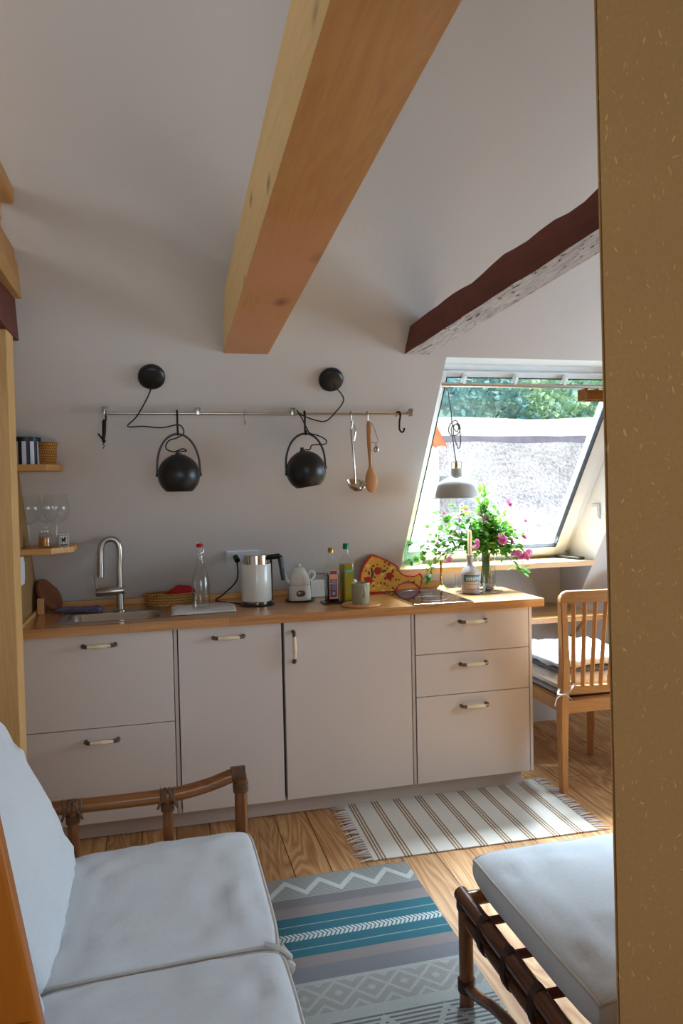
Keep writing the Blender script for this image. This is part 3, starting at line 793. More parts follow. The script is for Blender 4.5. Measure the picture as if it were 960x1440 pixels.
cord2 = [(1.305, -.135, 1.905), hw(472, 562, -.11), hw(461, 580, -.10), hw(446, 593, -.09), hw(428, 590, -.08), hw(411, 583, -.08), hw(406, 577, -.08), hw(413, 589, -.08), hw(420, 604, yh), hw(424, 610, yh), hw(437, 614, yh), hw(447, 620, yh), hw(445, 626, yh), hw(427, 627, yh), hw(424, 633, -.075), (1.178, -.075, 1.640)]
ball_lamp('black ball lamp tilted on its yoke, hanging nearer the wooden spoon', (1.292, 1.941), cord2, (1.181, YR-.02, 1.548), radians(-9), (1.172, yh, 1.708))

# ladle
la = thing('soup_ladle', 'shiny steel soup ladle hanging on the rail beside the wooden spoon', 'ladle', (1.396, YR-.03, 1.762))
b = B(); tube(b, [(-.004, 0, -.005), (-.010, 0, -.03), (-.010, 0, -.06), (-.004, 0, -.14), (.0, -.0, -.20), (.003, 0, -.275)], [.0035, .0045, .005, .0045, .0042, .004], 8, smoothpts=4)
tube(b, [(-.004, 0, -.005), (.006, 0, -.03), (.007, 0, -.055), (.0, 0, -.085)], .003, 6, smoothpts=4); obj('handle', b, M_['chrome'], la, True)
b = B(); prof = [(.0, -.034), (.018, -.032), (.034, -.022), (.044, -.004), (.047, .002), (.045, .002), (.032, -.020), (.016, -.029), (0, -.031)]
lathe(b, prof, n=28, cap=False); transform(b, Matrix.Translation((.006, -.012, -.272)) @ Matrix.Rotation(radians(24), 4, 'X') @ Matrix.Rotation(radians(6), 4, 'Y')); obj('bowl', b, M_['chrome'], la, True)
# spoon
sp = thing('wooden_spoon', 'wooden cooking spoon hanging on the rail right of the ladle', 'spoon', (1.470, YR-.03, 1.762))
b = B(); tube(b, [(-.002, 0, .0), (-.003, 0, -.02), (-.003, 0, -.10), (-.001, 0, -.18), (0, 0, -.205)], [.007, .0125, .011, .007, .008], 12, smoothpts=4, flat=1); 
pts = [(0, 0, -.20), (0, 0, -.215), (.001, 0, -.24), (.002, 0, -.265), (.002, 0, -.29), (.001, 0, -.308), (0, 0, -.315)]
n0 = len(b.verts)
tube(b, pts, [.008, .014, .025, .029, .026, .015, .003], 16, smoothpts=4)
for v in b.verts:
    if v.co.z < -.198: v.co.y *= .3
obj('spoon_body', b, M_['spoonwood'], sp, True)
b = B(); sphere(b, (.001, -.0068, -.268), .02, 16, 10, (.95, .12, 1.35)); obj('spoon_hollow', b, M_['spoonwood'], sp, True)
# small tea infuser on a cord from the spoon's hook
ti = thing('tea_infuser', 'tiny metal tag on a dark string hanging against the wooden spoon', 'tag', (1.478, YR-.05, 1.75))
b = B(); tube(b, [(-.006, .02, .012), (.004, .008, -.01), (.016, 0, -.05), (.022, 0, -.075), (.012, 0, -.085), (-.008, -.002, -.083)], .0012, 6, smoothpts=4); tube(b, [(.012, 0, -.085), (.014, 0, -.10)], .0015, 6); obj('string', b, M_['cord'], ti, True)
b = B(); sphere(b, (.014, 0, -.113), .015, 12, 8, (.8, .35, 1)); obj('infuser', b, M_['steel'], ti, True)
# corkscrew
ck = thing('corkscrew', 'dark folded corkscrew hanging at the left end of the rail', 'corkscrew', (.352, YR-.03, 1.768))
b = B(); tube(b, [(.0, 0, .0), (0, 0, -.01), (-.002, 0, -.055), (-.006, 0, -.085)], [.004, .0085, .008, .006], 8); obj('handle', b, M_['iron'], ck, True)
b = B(); tube(b, [(-.006, 0, -.082), (-.026, 0, -.058)], [.005, .003], 8); obj('lever', b, M_['iron'], ck, True)
b = B(); tube(b, [(-.005+.003*cos(i*.9), .003*sin(i*.9), -.08-i*.002) for i in range(20)], .0016, 6); obj('worm', b, M_['iron'], ck, True)
b = B(); sphere(b, (-.004, 0, -.088), .008, 10, 8); obj('pivot', b, M_['iron'], ck, True)

# ------------------------------------------------------------------ pendant lamp in the skylight
pl = thing('pendant_lamp', 'pale grey enamel pendant lamp with brass socket in front of the skylight', 'lamp', (1.936, .05, 1.412))
b = B(); lathe(b, [(.112, .0), (.1125, .004), (.104, .006), (.100, .03), (.093, .058), (.080, .078), (.055, .092), (.036, .100), (.029, .108), (.027, .140), (.022, .140), (.022, .108), (.05, .086), (.075, .073), (.088, .055), (.096, .028), (.100, .0)], n=48, cap=False); obj('lamp_shade', b, M_['greylamp'], pl, True)
b = B(); cyl(b, (0, 0, .135), (0, 0, .168), .0095, 16); cyl(b, (0, 0, .165), (0, 0, .178), .006, 12); obj('socket', b, M_['brass'], pl, True)
b = B(); tube(b, [(-.024, 0, .135), (-.025, 0, .165), (-.022, 0, .172), (.022, 0, .172), (.025, 0, .165), (.024, 0, .135)], .0015, 6); obj('bracket', b, M_['brass'], pl, True)
b = B(); lathe(b, [(0, .02), (.022, .028), (.030, .05), (.024, .075), (.014, .09), (.014, .12)], n=16); obj('bulb', b, M_['cream_white'], pl, True)
def cc(px, py): return (-.062+(px-637)*.0034+.062, 0, .178+(642-py)*.00352)
b = B()
tube(b, [(-.100, -.045, .515), (-.075, -.04, .517), (-.045, -.02, .508), (-.035, 0, .49), (-.028, 0, .45), (-.022, 0, .40), (-.020, 0, .355), (-.012, .004, .335), (.008, .006, .315), (.014, 0, .34), (-.002, -.006, .368), (-.028, -.004, .352), (-.036, .004, .322), (-.022, .004, .298), (.006, 0, .302), (.020, -.004, .325), (.012, -.004, .352), (-.008, 0, .345), (-.012, .003, .31), (.0, 0, .26), (.012, 0, .235), (.022, 0, .26), (.018, 0, .33), (.0, .004, .350), (-.022, .004, .33), (-.018, 0, .29), (-.012, 0, .24), (-.004, 0, .178)], .0026, 8, smoothpts=5)
obj('cord', b, M_['greycord'], pl, True)
b = B(); lathe(b, [(.058, 0), (.057, .012), (.048, .024), (.030, .032), (.008, .036), (.006, .046), (0, .048)], n=32)
transform(b, Matrix.Translation((XL-1.936+.001, -.055, .515)) @ Matrix.Rotation(pi/2, 4, 'Y')); obj('ceiling_rose', b, M_['white'], pl, True)

# ------------------------------------------------------------------ shelves at the left and what stands on them
def wall_shelf(label, zt, x1, y0, cut):
    th = .026
    pts = [(-.0145, y0), (x1-cut, y0), (x1, y0+cut*1.15), (x1, YS(zt)-.002), (-.0145, YS(zt)-.002)]
    return tag(obj('wall_shelf', prism(B(), pts, 2, zt-th, zt, bev=.002), M_['pinex']), label, 'shelf')
wall_shelf('upper small pine wall shelf in the left corner', 1.592, .165, -.02, .05)
wall_shelf('lower small pine wall shelf in the left corner', 1.240, .19, .10, .08)
t = thing('striped_tin', 'round navy and white striped tin on the upper shelf', 'tin', (.032, .05, 1.592))
obj('tin_body', lathe(B(), [(0, 0), (.056, 0), (.056, .10), (0, .10)], n=40), M_['tin'], t, True)
obj('lid', lathe(B(), [(.058, .095), (.058, .112), (.05, .114), (0, .114)], n=40), M_['navy'], t, True)
t = thing('wicker_basket', 'small straight-sided cane basket beside the striped tin', 'basket', (.110, .058, 1.592))
obj('basket_body', lathe(B(), [(0, .002), (.036, .0), (.043, .088), (.040, .09), (.034, .006), (0, .006)], n=36), M_['wicker2'], t, True)
b = B(); tube(b, [(.0415*cos(2*pi*i/24), .0415*sin(2*pi*i/24), .09) for i in range(24)], .0032, 8, closed=True); obj('rim', b, M_['wicker2'], t, True)
gz = 1.240
def wine_glass(label, x, y, s=1.0, first=None):
    if first: return copy_tree(first, (x, y, gz), 0, label)
    t = thing('wine_glass', label, 'glass', (x, y, gz), 0, 'balloon wine glasses on the lower shelf')
    obj('bowl', lathe(B(), [(0, .101), (.010, .103), (.030, .112), (.047, .130), (.055, .155), (.055, .180), (.050, .208), (.044, .228), (.0435, .229)], n=32, cap=False), M_['glass'], t, True)
    obj('stem', lathe(B(), [(.008, .003), (.004, .012), (.0035, .06), (.005, .102)], n=12), M_['glass'], t, True)
    obj('foot', lathe(B(), [(0, 0), (.034, 0), (.034, .0015), (.01, .004), (0, .006)], n=28), M_['glass'], t, True)
    return t
g0 = wine_glass('large balloon wine glass nearest the matchbox', .125, .175)
wine_glass('large balloon wine glass half hidden behind the pine post', .012, .175, first=g0)
wine_glass('balloon wine glass standing behind the two front ones', .070, .275, first=g0)
t = thing('spice_jar', 'clip-top glass jar of orange powder among the wine glasses', 'jar', (.083, .235-.06, gz))
t.location = (.073, .195, gz)
obj('glass_body', lathe(B(), [(0, 0), (.024, 0), (.026, .006), (.026, .05), (.021, .058), (.021, .066), (.0195, .066), (.0245, .05), (.0245, .004), (0, .003)], n=28, cap=False), M_['glass'], t, True)
obj('powder', lathe(B(), [(0, .004), (.0238, .005), (.0238, .044), (0, .047)], n=24), M_['amber'], t, True)
obj('lid', lathe(B(), [(0, .067), (.022, .067), (.022, .073), (.01, .079), (0, .079)], n=24), M_['glass'], t, True)
t = thing('matchbox', 'small matchbox with a dark printed figure, at the right of the lower shelf', 'matchbox', (.150, .20, gz), radians(6))
obj('sleeve', bx(-.020, .020, -.007, .007, 0, .055, .0006), M_['paper'], t)
b = B(); 
for (x0, x1, z0, z1) in ((-.0165, .0165, .049, .0515), (-.0165, .0165, .004, .010), (-.0165, -.0145, .004, .0515), (.0145, .0165, .004, .0515), (-.008, .006, .022, .034), (.001, .008, .030, .042), (-.009, -.006, .013, .026), (.003, .006, .013, .024), (-.010, -.004, .030, .038)): box(b, x0, x1, -.0078, -.0069, z0, z1)
obj('printed_figure', b, M_['ink'], t)
# switch on left wall
t = thing('light_switch', 'white switch plate on the ochre wall beside the pine post', 'switch', (-.0155, .105, 1.15))
obj('plate', bx(0, .010, -.04, .04, -.06, .06, .003), M_['white'], t); obj('rocker', bx(.010, .014, -.025, .025, -.04, .04, .002), M_['white'], t)

# ------------------------------------------------------------------ on the worktop
# round board leaning in the corner + wooden block
t = thing('round_board', 'dark brown round wooden board leaning in the left corner of the worktop', 'board', (.048, .455, WT))
b = B(); lathe(b, [(0, -.008), (.082, -.008), (.085, 0), (.082, .008), (0, .008)], n=40)
transform(b, Matrix.Translation((.0, 0, .079)) @ Matrix.Rotation(radians(-32), 4, 'Z') @ Matrix.Rotation(radians(60), 4, 'Y') @ Matrix.Rotation(radians(-10), 4, 'X')); obj('disc', b, M_['boardwood'], t, True)
t = thing('wooden_box', 'small bamboo napkin box against the ochre wall', 'box', (.012, .40, WT))
b = B(); box(b, -.005, .024, -.04, .04, .001, .075, .002); obj('box_body', b, M_['spoonwood'], t)
b = B(); box(b, .024, .027, -.03, .03, .012, .064, .001); obj('side_panel', b, M_['boardwood'], t)
def cloth(name, label, pts, z, m, amp=.006, n=18, thick=.003, seed=0):
    b = B(); g = []
    P = [Vector(p+(0,)) for p in pts]
    for i in range(n+1):
        r = []
        for j in range(n+1):
            u, v = i/n, j/n
            p = P[0]*(1-u)*(1-v)+P[1]*u*(1-v)+P[2]*u*v+P[3]*(1-u)*v
            w = abs(noise.noise(Vector((u*4+seed, v*4, 0))))*amp*1.6+amp*.15*noise.noise(Vector((u*13, v*13, seed)))
            e = .004*noise.noise(Vector((u*9, v*9, 4+seed)))
            r.append(b.verts.new((p.x+e, p.y+e, z+thick*.5+max(0, w))))
        g.append(r)
    for i in range(n):
        for j in range(n): b.faces.new((g[i][j], g[i+1][j], g[i+1][j+1], g[i][j+1]))
    o = obj(name, b, m, None, True, auto=80); md = o.modifiers.new('thickness', 'SOLIDIFY'); md.thickness = thick; md.offset = 1
    return o
tag(cloth('dish_cloth', 'folded', [(.085, .375), (.285, .305), (.290, .385), (.110, .455)], WT+.004, M_['bluecloth'], .012, seed=2, thick=.009), 'folded lilac-blue dish cloth on the rim of the sink', 'cloth')
tag(cloth('tea_towel', '', [(.600, .100), (.885, .125), (.905, .43), (.600, .36)], WT, M_['towel'], .006, seed=5, thick=.003), 'crumpled white tea towel under the empty glass bottle', 'towel')
t = thing('wicker_basket', 'long low willow basket holding red cloth, beside the tap', 'basket', (.60, .455, WT))
b = B(); prof = [(0, .002), (.88, .0), (1.0, .055), (.96, .057), (.86, .006), (0, .006)]
lathe(b, prof, n=44)
for v in b.verts: v.co.x *= .125; v.co.y *= .078
obj('basket_body', b, M_['wicker'], t, True)
b = B(); tube(b, [(.122*cos(2*pi*i/36), .076*sin(2*pi*i/36), .057) for i in range(36)], .004, 8, closed=True); obj('rim', b, M_['wicker'], t, True)
b = B(); sphere(b, (0, 0, 0), .05, 24, 16, (1.45, .8, .85))
for v in b.verts:
    q = v.co*22; v.co += v.co.normalized()*.012*noise.noise(q)
    v.co.z += .010*(v.co.x/.07)
tag(obj('red_cloth', b, M_['red'], None, True, (.655, .453, WT+.052)), 'bright red cloth heaped in the long low basket', 'cloth')
# swing bottle
t = thing('glass_bottle', 'tall empty clear glass bottle with a red and wire stopper', 'bottle', (.735, .225, WT+.006))
obj('glass_body', lathe(B(), [(0, 0), (.038, 0), (.041, .006), (.0415, .09), (.041, .125), (.036, .155), (.022, .20), (.015, .235), (.0135, .27), (.016, .275), (.016, .288), (.0115, .288), (.0115, .235), (.020, .196), (.034, .15), (.039, .12), (.039, .01), (0, .007)], n=36, cap=False), M_['glass'], t, True)
obj('stopper', lathe(B(), [(.012, .286), (.015, .29), (.016, .298), (.01, .303), (0, .304)], n=20), M_['redpaint'], t, True)
b = B(); tube(b, [(-.0165, 0, .262), (-.0185, 0, .29), (-.008, 0, .308), (.008, 0, .308), (.0185, 0, .29), (.0165, 0, .262), (.0, -.017, .258)], .0013, 6, closed=True); obj('wire_clip', b, M_['steel'], t, True)
# socket on the wall
t = thing('wall_socket', 'white double wall socket behind the kettle', 'socket')
t.matrix_world = slope_matrix((.955, YS(1.150), 1.150))
obj('plate', bx(-.082, .082, -.030, .030, 0, .010, .002), M_['white'], t)
for x in (-.04, .04):
    b = B(); cyl(b, (x, 0, .0095), (x, 0, .011), .019, 20)
    obj('socket_face', b, M_['cream_white'], t, True)
# kettle
t = thing('electric_kettle', 'white and steel electric kettle with angular black handle', 'kettle', (1.003, .30, WT))
obj('power_base', lathe(B(), [(0, 0), (.085, 0), (.086, .004), (.070, .012), (0, .012)], n=40), M_['blackp'], t, True)
obj('shell', lathe(B(), [(0, .022), (.0705, .022), (.0725, .03), (.0715, .195), (.070, .198), (0, .198)], n=48), M_['cream_white'], t, True)
obj('steel_foot', lathe(B(), [(0, .012), (.064, .012), (.066, .022), (0, .022)], n=40), M_['chrome'], t, True)
obj('steel_collar', lathe(B(), [(0, .198), (.060, .198), (.0585, .238), (.054, .242), (0, .242)], n=48), M_['chrome'], t, True)
b = B(); tube(b, [(.052, -.03, .228), (.105, -.034, .232), (.112, -.034, .226), (.124, -.036, .115)], [.012, .013, .013, .0095], 4); obj('handle', b, M_['blackp'], t)
b = B(); tube(b, [(.070, -.012, .02), (.070, -.012, .235)], .006, 8); obj('rear_strip', b, M_['blackp'], t, True)
b = B(); tube(b, [(.925, .30, WT+.008), (.90, .35, WT+.006), (.82, .46, WT+.008), (.86, .50, WT+.03), (.93, .50, WT+.10), (.925, .425, 1.128)], .0035, 8, smoothpts=6)
transform(b, Matrix.Translation((-1.003, -.30, -WT))); cd = obj('power_cord', b, M_['cord'], t, True)
b = B(); cyl(b, (-.035, 0, .012), (-.03, 0, .042), .014, 16); transform(b, Matrix.Translation((-1.003, -.30, -WT)) @ slope_matrix((.955, YS(1.150), 1.150))); obj('plug', b, M_['blackp'], cd, True)
# teapot on a warmer on a black plate
tag(obj('serving_plate', lathe(B(), [(0, 0), (.062, 0), (.075, .006), (.074, .009), (.06, .004), (0, .004)], (1.222, .352, WT), 36), M_['blackp'], None, True), 'flat black plate under the teapot warmer', 'plate')
t = thing('teapot_warmer', 'white porcelain tealight warmer with an oval opening, under the teapot', 'warmer', (1.222, .352, WT+.005))
b = B(); lathe(b, [(0, 0), (.055, 0), (.056, .006), (.054, .066), (.050, .072), (.0, .072)], n=40); obj('warmer_body', b, M_['cream_white'], t, True)
b = B(); sphere(b, (-.004, -.0515, .036), .019, 20, 12, (1.2, .35, .95)); obj('oval_opening', b, M_['pewter'], t, True)
b = B(); tube(b, [(-.004+.0235*cos(2*pi*i/24), -.0545+.004*abs(cos(2*pi*i/24)), .036+.0185*sin(2*pi*i/24)) for i in range(24)], .0015, 6, closed=True); obj('opening_rim', b, M_['cream_white'], t, True)
t = thing('teapot', 'small white porcelain teapot standing on its warmer', 'teapot', (1.222, .352, WT+.078))
obj('pot_body', lathe(B(), [(0, 0), (.052, 0), (.054, .008), (.050, .03), (.042, .052), (.034, .064), (.0, .066)], n=40), M_['cream_white'], t, True)
lid = obj('lid', lathe(B(), [(.035, .062), (.034, .070), (.026, .082), (.012, .088), (0, .089)], n=32), M_['cream_white'], t, True)
obj('knob', lathe(B(), [(.005, .088), (.010, .093), (.010, .099), (.004, .104), (0, .1045)], n=16), M_['cream_white'], lid, True)
b = B(); tube(b, [(-.04, 0, .014), (-.058, 0, .022), (-.066, 0, .044), (-.076, 0, .062)], [.014, .011, .008, .0055], 12, smoothpts=4); obj('spout', b, M_['cream_white'], t, True)
b = B(); tube(b, [(.040, 0, .050), (.058, 0, .064), (.074, 0, .058), (.076, 0, .040), (.064, 0, .026), (.050, 0, .020)], .0052, 8, smoothpts=4); obj('handle', b, M_['cream_white'], t, True)
# white box/tile behind and its wire stand
t = thing('napkin_holder', 'low white ceramic holder with wire loop behind the teapot', 'holder', (1.345, .435, WT))
b = B(); box(b, -.055, .075, -.015, .02, .001, .088, .004); obj('holder_body', b, M_['cream_white'], t)
b = B(); tube(b, [(-.055, -.03, .004), (-.055, -.03, .085), (-.050, -.02, .105), (-.03, .0, .118), (.06, .0, .116), (.07, 0, .09)], .002, 6, smoothpts=3); obj('wire_loop', b, M_['pewter'], t, True)
# tray with oil bottles
tag(obj('bottle_tray', prism(B(), rr(1.305, 1.485, .17, .275, .015), 2, WT, WT+.006, bev=.002), M_['blackp']), 'flat black tray under the two oil bottles', 'tray')
tz = WT+.006
t = thing('vinegar_bottle', 'square dark vinegar bottle with plum label and gold cap', 'bottle', (1.353, .222, tz), radians(8))
def sqloft(bm, secs, n=6, mi=0, cap=True):
    rings = []
    for hw_, r, z in secs: rings.append([bm.verts.new((x, y, z)) for x, y in rr(-hw_, hw_, -hw_, hw_, min(r, hw_*.999), n)])
    for a, c in zip(rings, rings[1:]):
        for i in range(len(a)): bm.faces.new((a[i], a[(i+1) % len(a)], c[(i+1) % len(a)], c[i])).material_index = mi
    if cap:
        bm.faces.new(rings[0]).material_index = mi; bm.faces.new(rings[-1]).material_index = mi
    return bm
obj('glass_body', sqloft(B(), [(.027, .006, 0), (.029, .006, .005), (.029, .006, .150), (.026, .012, .172), (.015, .014, .200), (.0115, .0114, .225), (.0115, .0114, .240)]), M_['glass'], t, True)
obj('vinegar', sqloft(B(), [(.0265, .006, .003), (.027, .006, .138)]), M_['vinegar'], t, True)
obj('cap', lathe(B(), [(0, .236), (.0135, .236), (.0135, .256), (.011, .259), (0, .259)], n=20), M_['goldcap'], t, True)
lb = obj('label', bx(-.0215, .0215, -.0305, -.0292, .018, .156, .0), M_['orange'], t)
for z0, z1 in ((.024, .090), (.094, .112), (.135, .150)): obj('label_print', bx(-.017, .017, -.0312, -.0304, z0, z1), M_['purple'], lb)
b = B()
for z in (.062, .072, .082, .099, .105): box(b, -.012, .012, -.0318, -.0311, z, z+.004)
box(b, -.007, .007, -.0318, -.0311, .036, .050); obj('label_lettering', b, M_['greypad'], lb)
t = thing('oil_bottle', 'yellow olive oil bottle with bright green cap', 'bottle', (1.430, .228, tz), radians(14))
obj('glass_body', sqloft(B(), [(.027, .010, 0), (.029, .010, .005), (.029, .010, .185), (.026, .014, .200), (.014, .0139, .222), (.0125, .0124, .245), (.0125, .0124, .255)]), M_['glass'], t, True)
obj('oil', sqloft(B(), [(.0265, .009, .003), (.027, .009, .178)]), M_['oil'], t, True)
obj('cap', lathe(B(), [(0, .250), (.0145, .250), (.0145, .274), (.012, .277), (0, .277)], n=24), M_['greencap'], t, True)
lb = obj('label', bx(-.024, .024, -.0303, -.0292, .030, .150, .0), M_['oil'], t)
b = B(); box(b, -.024, .024, -.0312, -.0302, .138, .152); obj('label_band', b, M_['greenlabel'], lb)
b = B()
for i, z in enumerate((.122, .112, .100, .092, .060, .050)): box(b, -.018+.004*(i % 2), .016-.005*(i % 3), -.0312, -.0302, z, z+.005)
obj('label_lettering', b, M_['olivelabel'], lb)
b = B()
for i in range(3): box(b, -.016+i*.011, -.008+i*.011, -.0318, -.0311, .142, .148)
obj('band_lettering', b, M_['greypad'], lb)
# cup on a round board
tag(obj('round_board', lathe(B(), [(0, 0), (.088, 0), (.092, .005), (.088, .010), (0, .010)], (1.462, .088, WT), 44), M_['spoonwood'], None, True), 'thin round wooden board under the sage mug', 'board')
t = thing('mug', 'sage green straight-sided mug standing on a round wooden board', 'mug', (1.460, .085, WT+.011))
obj('cup_body', lathe(B(), [(0, 0), (.036, 0), (.040, .006), (.044, .095), (.042, .097), (.038, .010), (0, .008)], n=36), M_['sage'], t, True)
b = B(); tube(b, [(.0, -.043, .080), (.002, -.060, .076), (.003, -.062, .050), (.001, -.044, .036)], .0048, 8, smoothpts=4); obj('handle', b, M_['sage'], t, True)
b = B(); sphere(b, (0, 0, .010), .009, 10, 8, (1, 1, 1.6)); 
tag(obj('salt_shaker', lathe(B(), [(0, 0), (.017, 0), (.018, .004), (.018, .085), (.012, .098), (0, .10)], (1.485, .215+.085, WT), 20), M_['cream_white'], None, True), 'small white shaker half hidden behind the mug', 'shaker')
b.free()

# pizza shaped board
t = thing('pizza_board', 'pizza-slice shaped serving board with red rim, leaning on the wall by the hob', 'serving board', (1.60, .448, WT))
out = [(-.020, .004), (-.040, .030), (-.045, .075), (-.040, .115), (-.018, .160), (.020, .205), (.065, .190), (.110, .168), (.158, .142), (.168, .120), (.185, .098), (.212, .085), (.242, .082), (.268, .088), (.285, .096), (.297, .078), (.299, .058), (.290, .030), (.284, .006), (.262, .030), (.235, .044), (.200, .048), (.172, .036), (.150, .010), (.140, .002)]
def spl(pts, k=4):
    Q = []; m = len(pts)
    for i in range(m):
        p0, p1, p2, p3 = (Vector(pts[(i+d) % m]+(0,)) for d in (-1, 0, 1, 2))
        for j in range(k):
            tt = j/k; q = .5*((2*p1)+(-p0+p2)*tt+(2*p0-5*p1+4*p2-p3)*tt*tt+(-p0+3*p1-3*p2+p3)*tt**3); Q.append((q.x, q.y))
    return Q
def inset(pts, d):
    m = len(pts); o = []
    for i in range(m):
        a, b_, c = Vector(pts[i-1]), Vector(pts[i]), Vector(pts[(i+1) % m])
        tt = (c-a).normalized(); o.append((b_.x+tt.y*d, b_.y-tt.x*d))
    return o
sp_ = spl(out, 3)
obj('board_rim', prism(B(), sp_, 1, -.004, .004), M_['redpaint'], t)
inner = [(-.016, .011), (-.033, .034), (-.038, .075), (-.033, .113), (-.012, .154), (.022, .197), (.064, .183), (.108, .161), (.152, .137), (.162, .116), (.180, .092), (.210, .078), (.242, .075), (.268, .081), (.282, .087), (.290, .076), (.292, .058), (.285, .034), (.281, .022), (.266, .036), (.238, .051), (.200, .055), (.168, .042), (.146, .017), (.134, .010), (.06, .010)]
obj('pizza_print', prism(B(), inner, 1, -.0048, -.0038), M_['pizza'], t)
for (x, z, r) in ((.002, .070, .021), (.052, .118, .020), (.116, .088, .019)):
    b = B(); lathe(b, [(0, 0), (r, 0), (r, .0015), (0, .0015)], n=28); transform(b, Matrix.Translation((x, -.0045, z)) @ Matrix.Rotation(pi/2, 4, 'X')); tm = obj('tomato_print', b, M_['tomato'], t, True)
for (x, z, a, L) in ((.024, .100, 80, .022), (.086, .116, 8, .020), (-.018, .036, 70, .016), (.020, .126, 95, .016)):
    b = B(); ca, sa = cos(radians(a)), sin(radians(a)); pp = [(x+L*(u*ca-v*sa), z+L*(u*sa+v*ca)) for u, v in ((-1, 0), (-.4, .38), (.3, .34), (1, 0), (.3, -.34), (-.4, -.38))]
    prism(b, pp, 1, -.0058, -.0045); obj('leaf_print', b, M_['leafprint'], t)

# candlestick, candle bottle, tray, glasses, vase, bouquet
obj_ = obj('candlestick', lathe(B(), [(0, 0), (.040, 0), (.041, .004), (.030, .010), (.014, .018), (.008, .03), (.0065, .06), (.009, .066), (.0065, .072), (.0065, .125), (.010, .132), (.013, .150), (.0115, .152), (.009, .136), (0, .134)], (2.022, .490, WT), 28), M_['brass'], None, True)
tag(obj_, 'slim brass candlestick standing left of the grey candle bottle', 'candlestick')
tag(obj('glass_tray', lathe(B(), [(0, 0), (.115, 0), (.125, .010), (.122, .011), (.112, .004), (0, .004)], (2.150, .300, WT), 48), M_['glass'], None, True), 'round clear glass tray under the candle bottle and glasses', 'tray')
tr = WT+.005
t = thing('candle_bottle', 'squat grey stoneware bottle with teal label used as candle holder', 'bottle', (2.090, .262, tr))
obj('bottle_body', lathe(B(), [(0, 0), (.044, 0), (.047, .006), (.047, .095), (.040, .118), (.022, .134), (.0155, .142), (.0145, .182), (.017, .185), (.017, .192), (.012, .193), (0, .193)], n=40), M_['stone_bottle'], t, True)
b = B()
def wrap(bm, R, a0, a1, z0, z1, n=18, mi=0, th=.0006):
    for i in range(n):
        A0, A1 = radians(a0+(a1-a0)*i/n), radians(a0+(a1-a0)*(i+1)/n)
        hexa(bm, [(R*cos(A0), R*sin(A0), z0), (R*cos(A1), R*sin(A1), z0), ((R-.001)*cos(A1), (R-.001)*sin(A1), z0), ((R-.001)*cos(A0), (R-.001)*sin(A0), z0), (R*cos(A0), R*sin(A0), z1), (R*cos(A1), R*sin(A1), z1), ((R-.001)*cos(A1), (R-.001)*sin(A1), z1), ((R-.001)*cos(A0), (R-.001)*sin(A0), z1)], mi=mi)
wrap(b, .0476, 205, 335, .060, .088); lb = obj('label', b, M_['teal_label'], t, True)
b = B(); wrap(b, .0478, 205, 335, .089, .0925); obj('label_edge', b, M_['ink'], lb, True)
b = B()
for a in range(222, 322, 14):
    wrap(b, .0480, a, a+2.5, .066, .083, 1); wrap(b, .0480, a+6, a+8, .066, .083, 1); wrap(b, .0480, a+2.5, a+6, .073+.004*((a//14) % 2), .076+.004*((a//14) % 2), 1)
obj('label_lettering', b, M_['paper'], lb)
b = B(); wrap(b, .0476, 225, 315, .022, .024, 8); wrap(b, .0476, 225, 315, .046, .048, 8); obj('label_line', b, M_['ink'], t)
tag(obj('candle', lathe(B(), [(0, 0), (.0105, 0), (.0100, .118), (.006, .123), (0, .122)], (2.090, .262, tr+.1935), 20), M_['candle'], None, True), 'ivory taper candle standing in the grey stoneware bottle', 'candle')
tumb = [(0, 0), (.026, 0), (.028, .004), (.031, .085), (.0295, .085), (.0265, .006), (0, .005)]
tag(obj('drinking_glass', lathe(B(), tumb, (2.075, .352, tr), 28, cap=False), M_['glass'], None, True), 'clear tumbler on the glass tray, behind the candle bottle', 'glass', 'tumblers on the glass tray')
tag(obj('drinking_glass', lathe(B(), tumb, (2.190, .262, tr), 28, cap=False), M_['glass'], None, True), 'clear tumbler on the glass tray, right of the candle bottle', 'glass', 'tumblers on the glass tray')
VX, VY = 2.235, .385
tag(obj('glass_vase', lathe(B(), [(0, 0), (.046, 0), (.050, .006), (.052, .08), (.047, .15), (.052, .19), (.0505, .19), (.0455, .15), (.0505, .08), (.047, .012), (0, .010)], (VX, VY, WT+.001), 36, cap=False), M_['glass'], None, True), 'clear glass vase holding the pink rose bouquet', 'vase')
bq = thing('rose_bouquet', 'loose bouquet of pink roses and green foliage in the glass vase', 'bouquet', (VX, VY, WT+.02))
random.seed(11)
stems = B(); leaves = B(); roses = []
def leaf(bm, p, d, L, w):
    d = d.normalized(); s = d.cross(Vector((random.uniform(-.5, .5), random.uniform(-.5, .5), 1))).normalized(); u = s.cross(d)
    a = p; m1 = p+d*L*.35; m2 = p+d*L*.7; t_ = p+d*L
    vs = [bm.verts.new(q) for q in (a, m1+s*w*.5+u*w*.12, m2+s*w*.42+u*w*.10, t_-u*L*.08, m2-s*w*.42+u*w*.10, m1-s*w*.5+u*w*.12, m1, m2)]
    for q in ((0, 1, 6), (1, 2, 7, 6), (2, 3, 7), (0, 6, 5), (6, 7, 4, 5), (7, 3, 4)): bm.faces.new([vs[i] for i in q])
targets = []
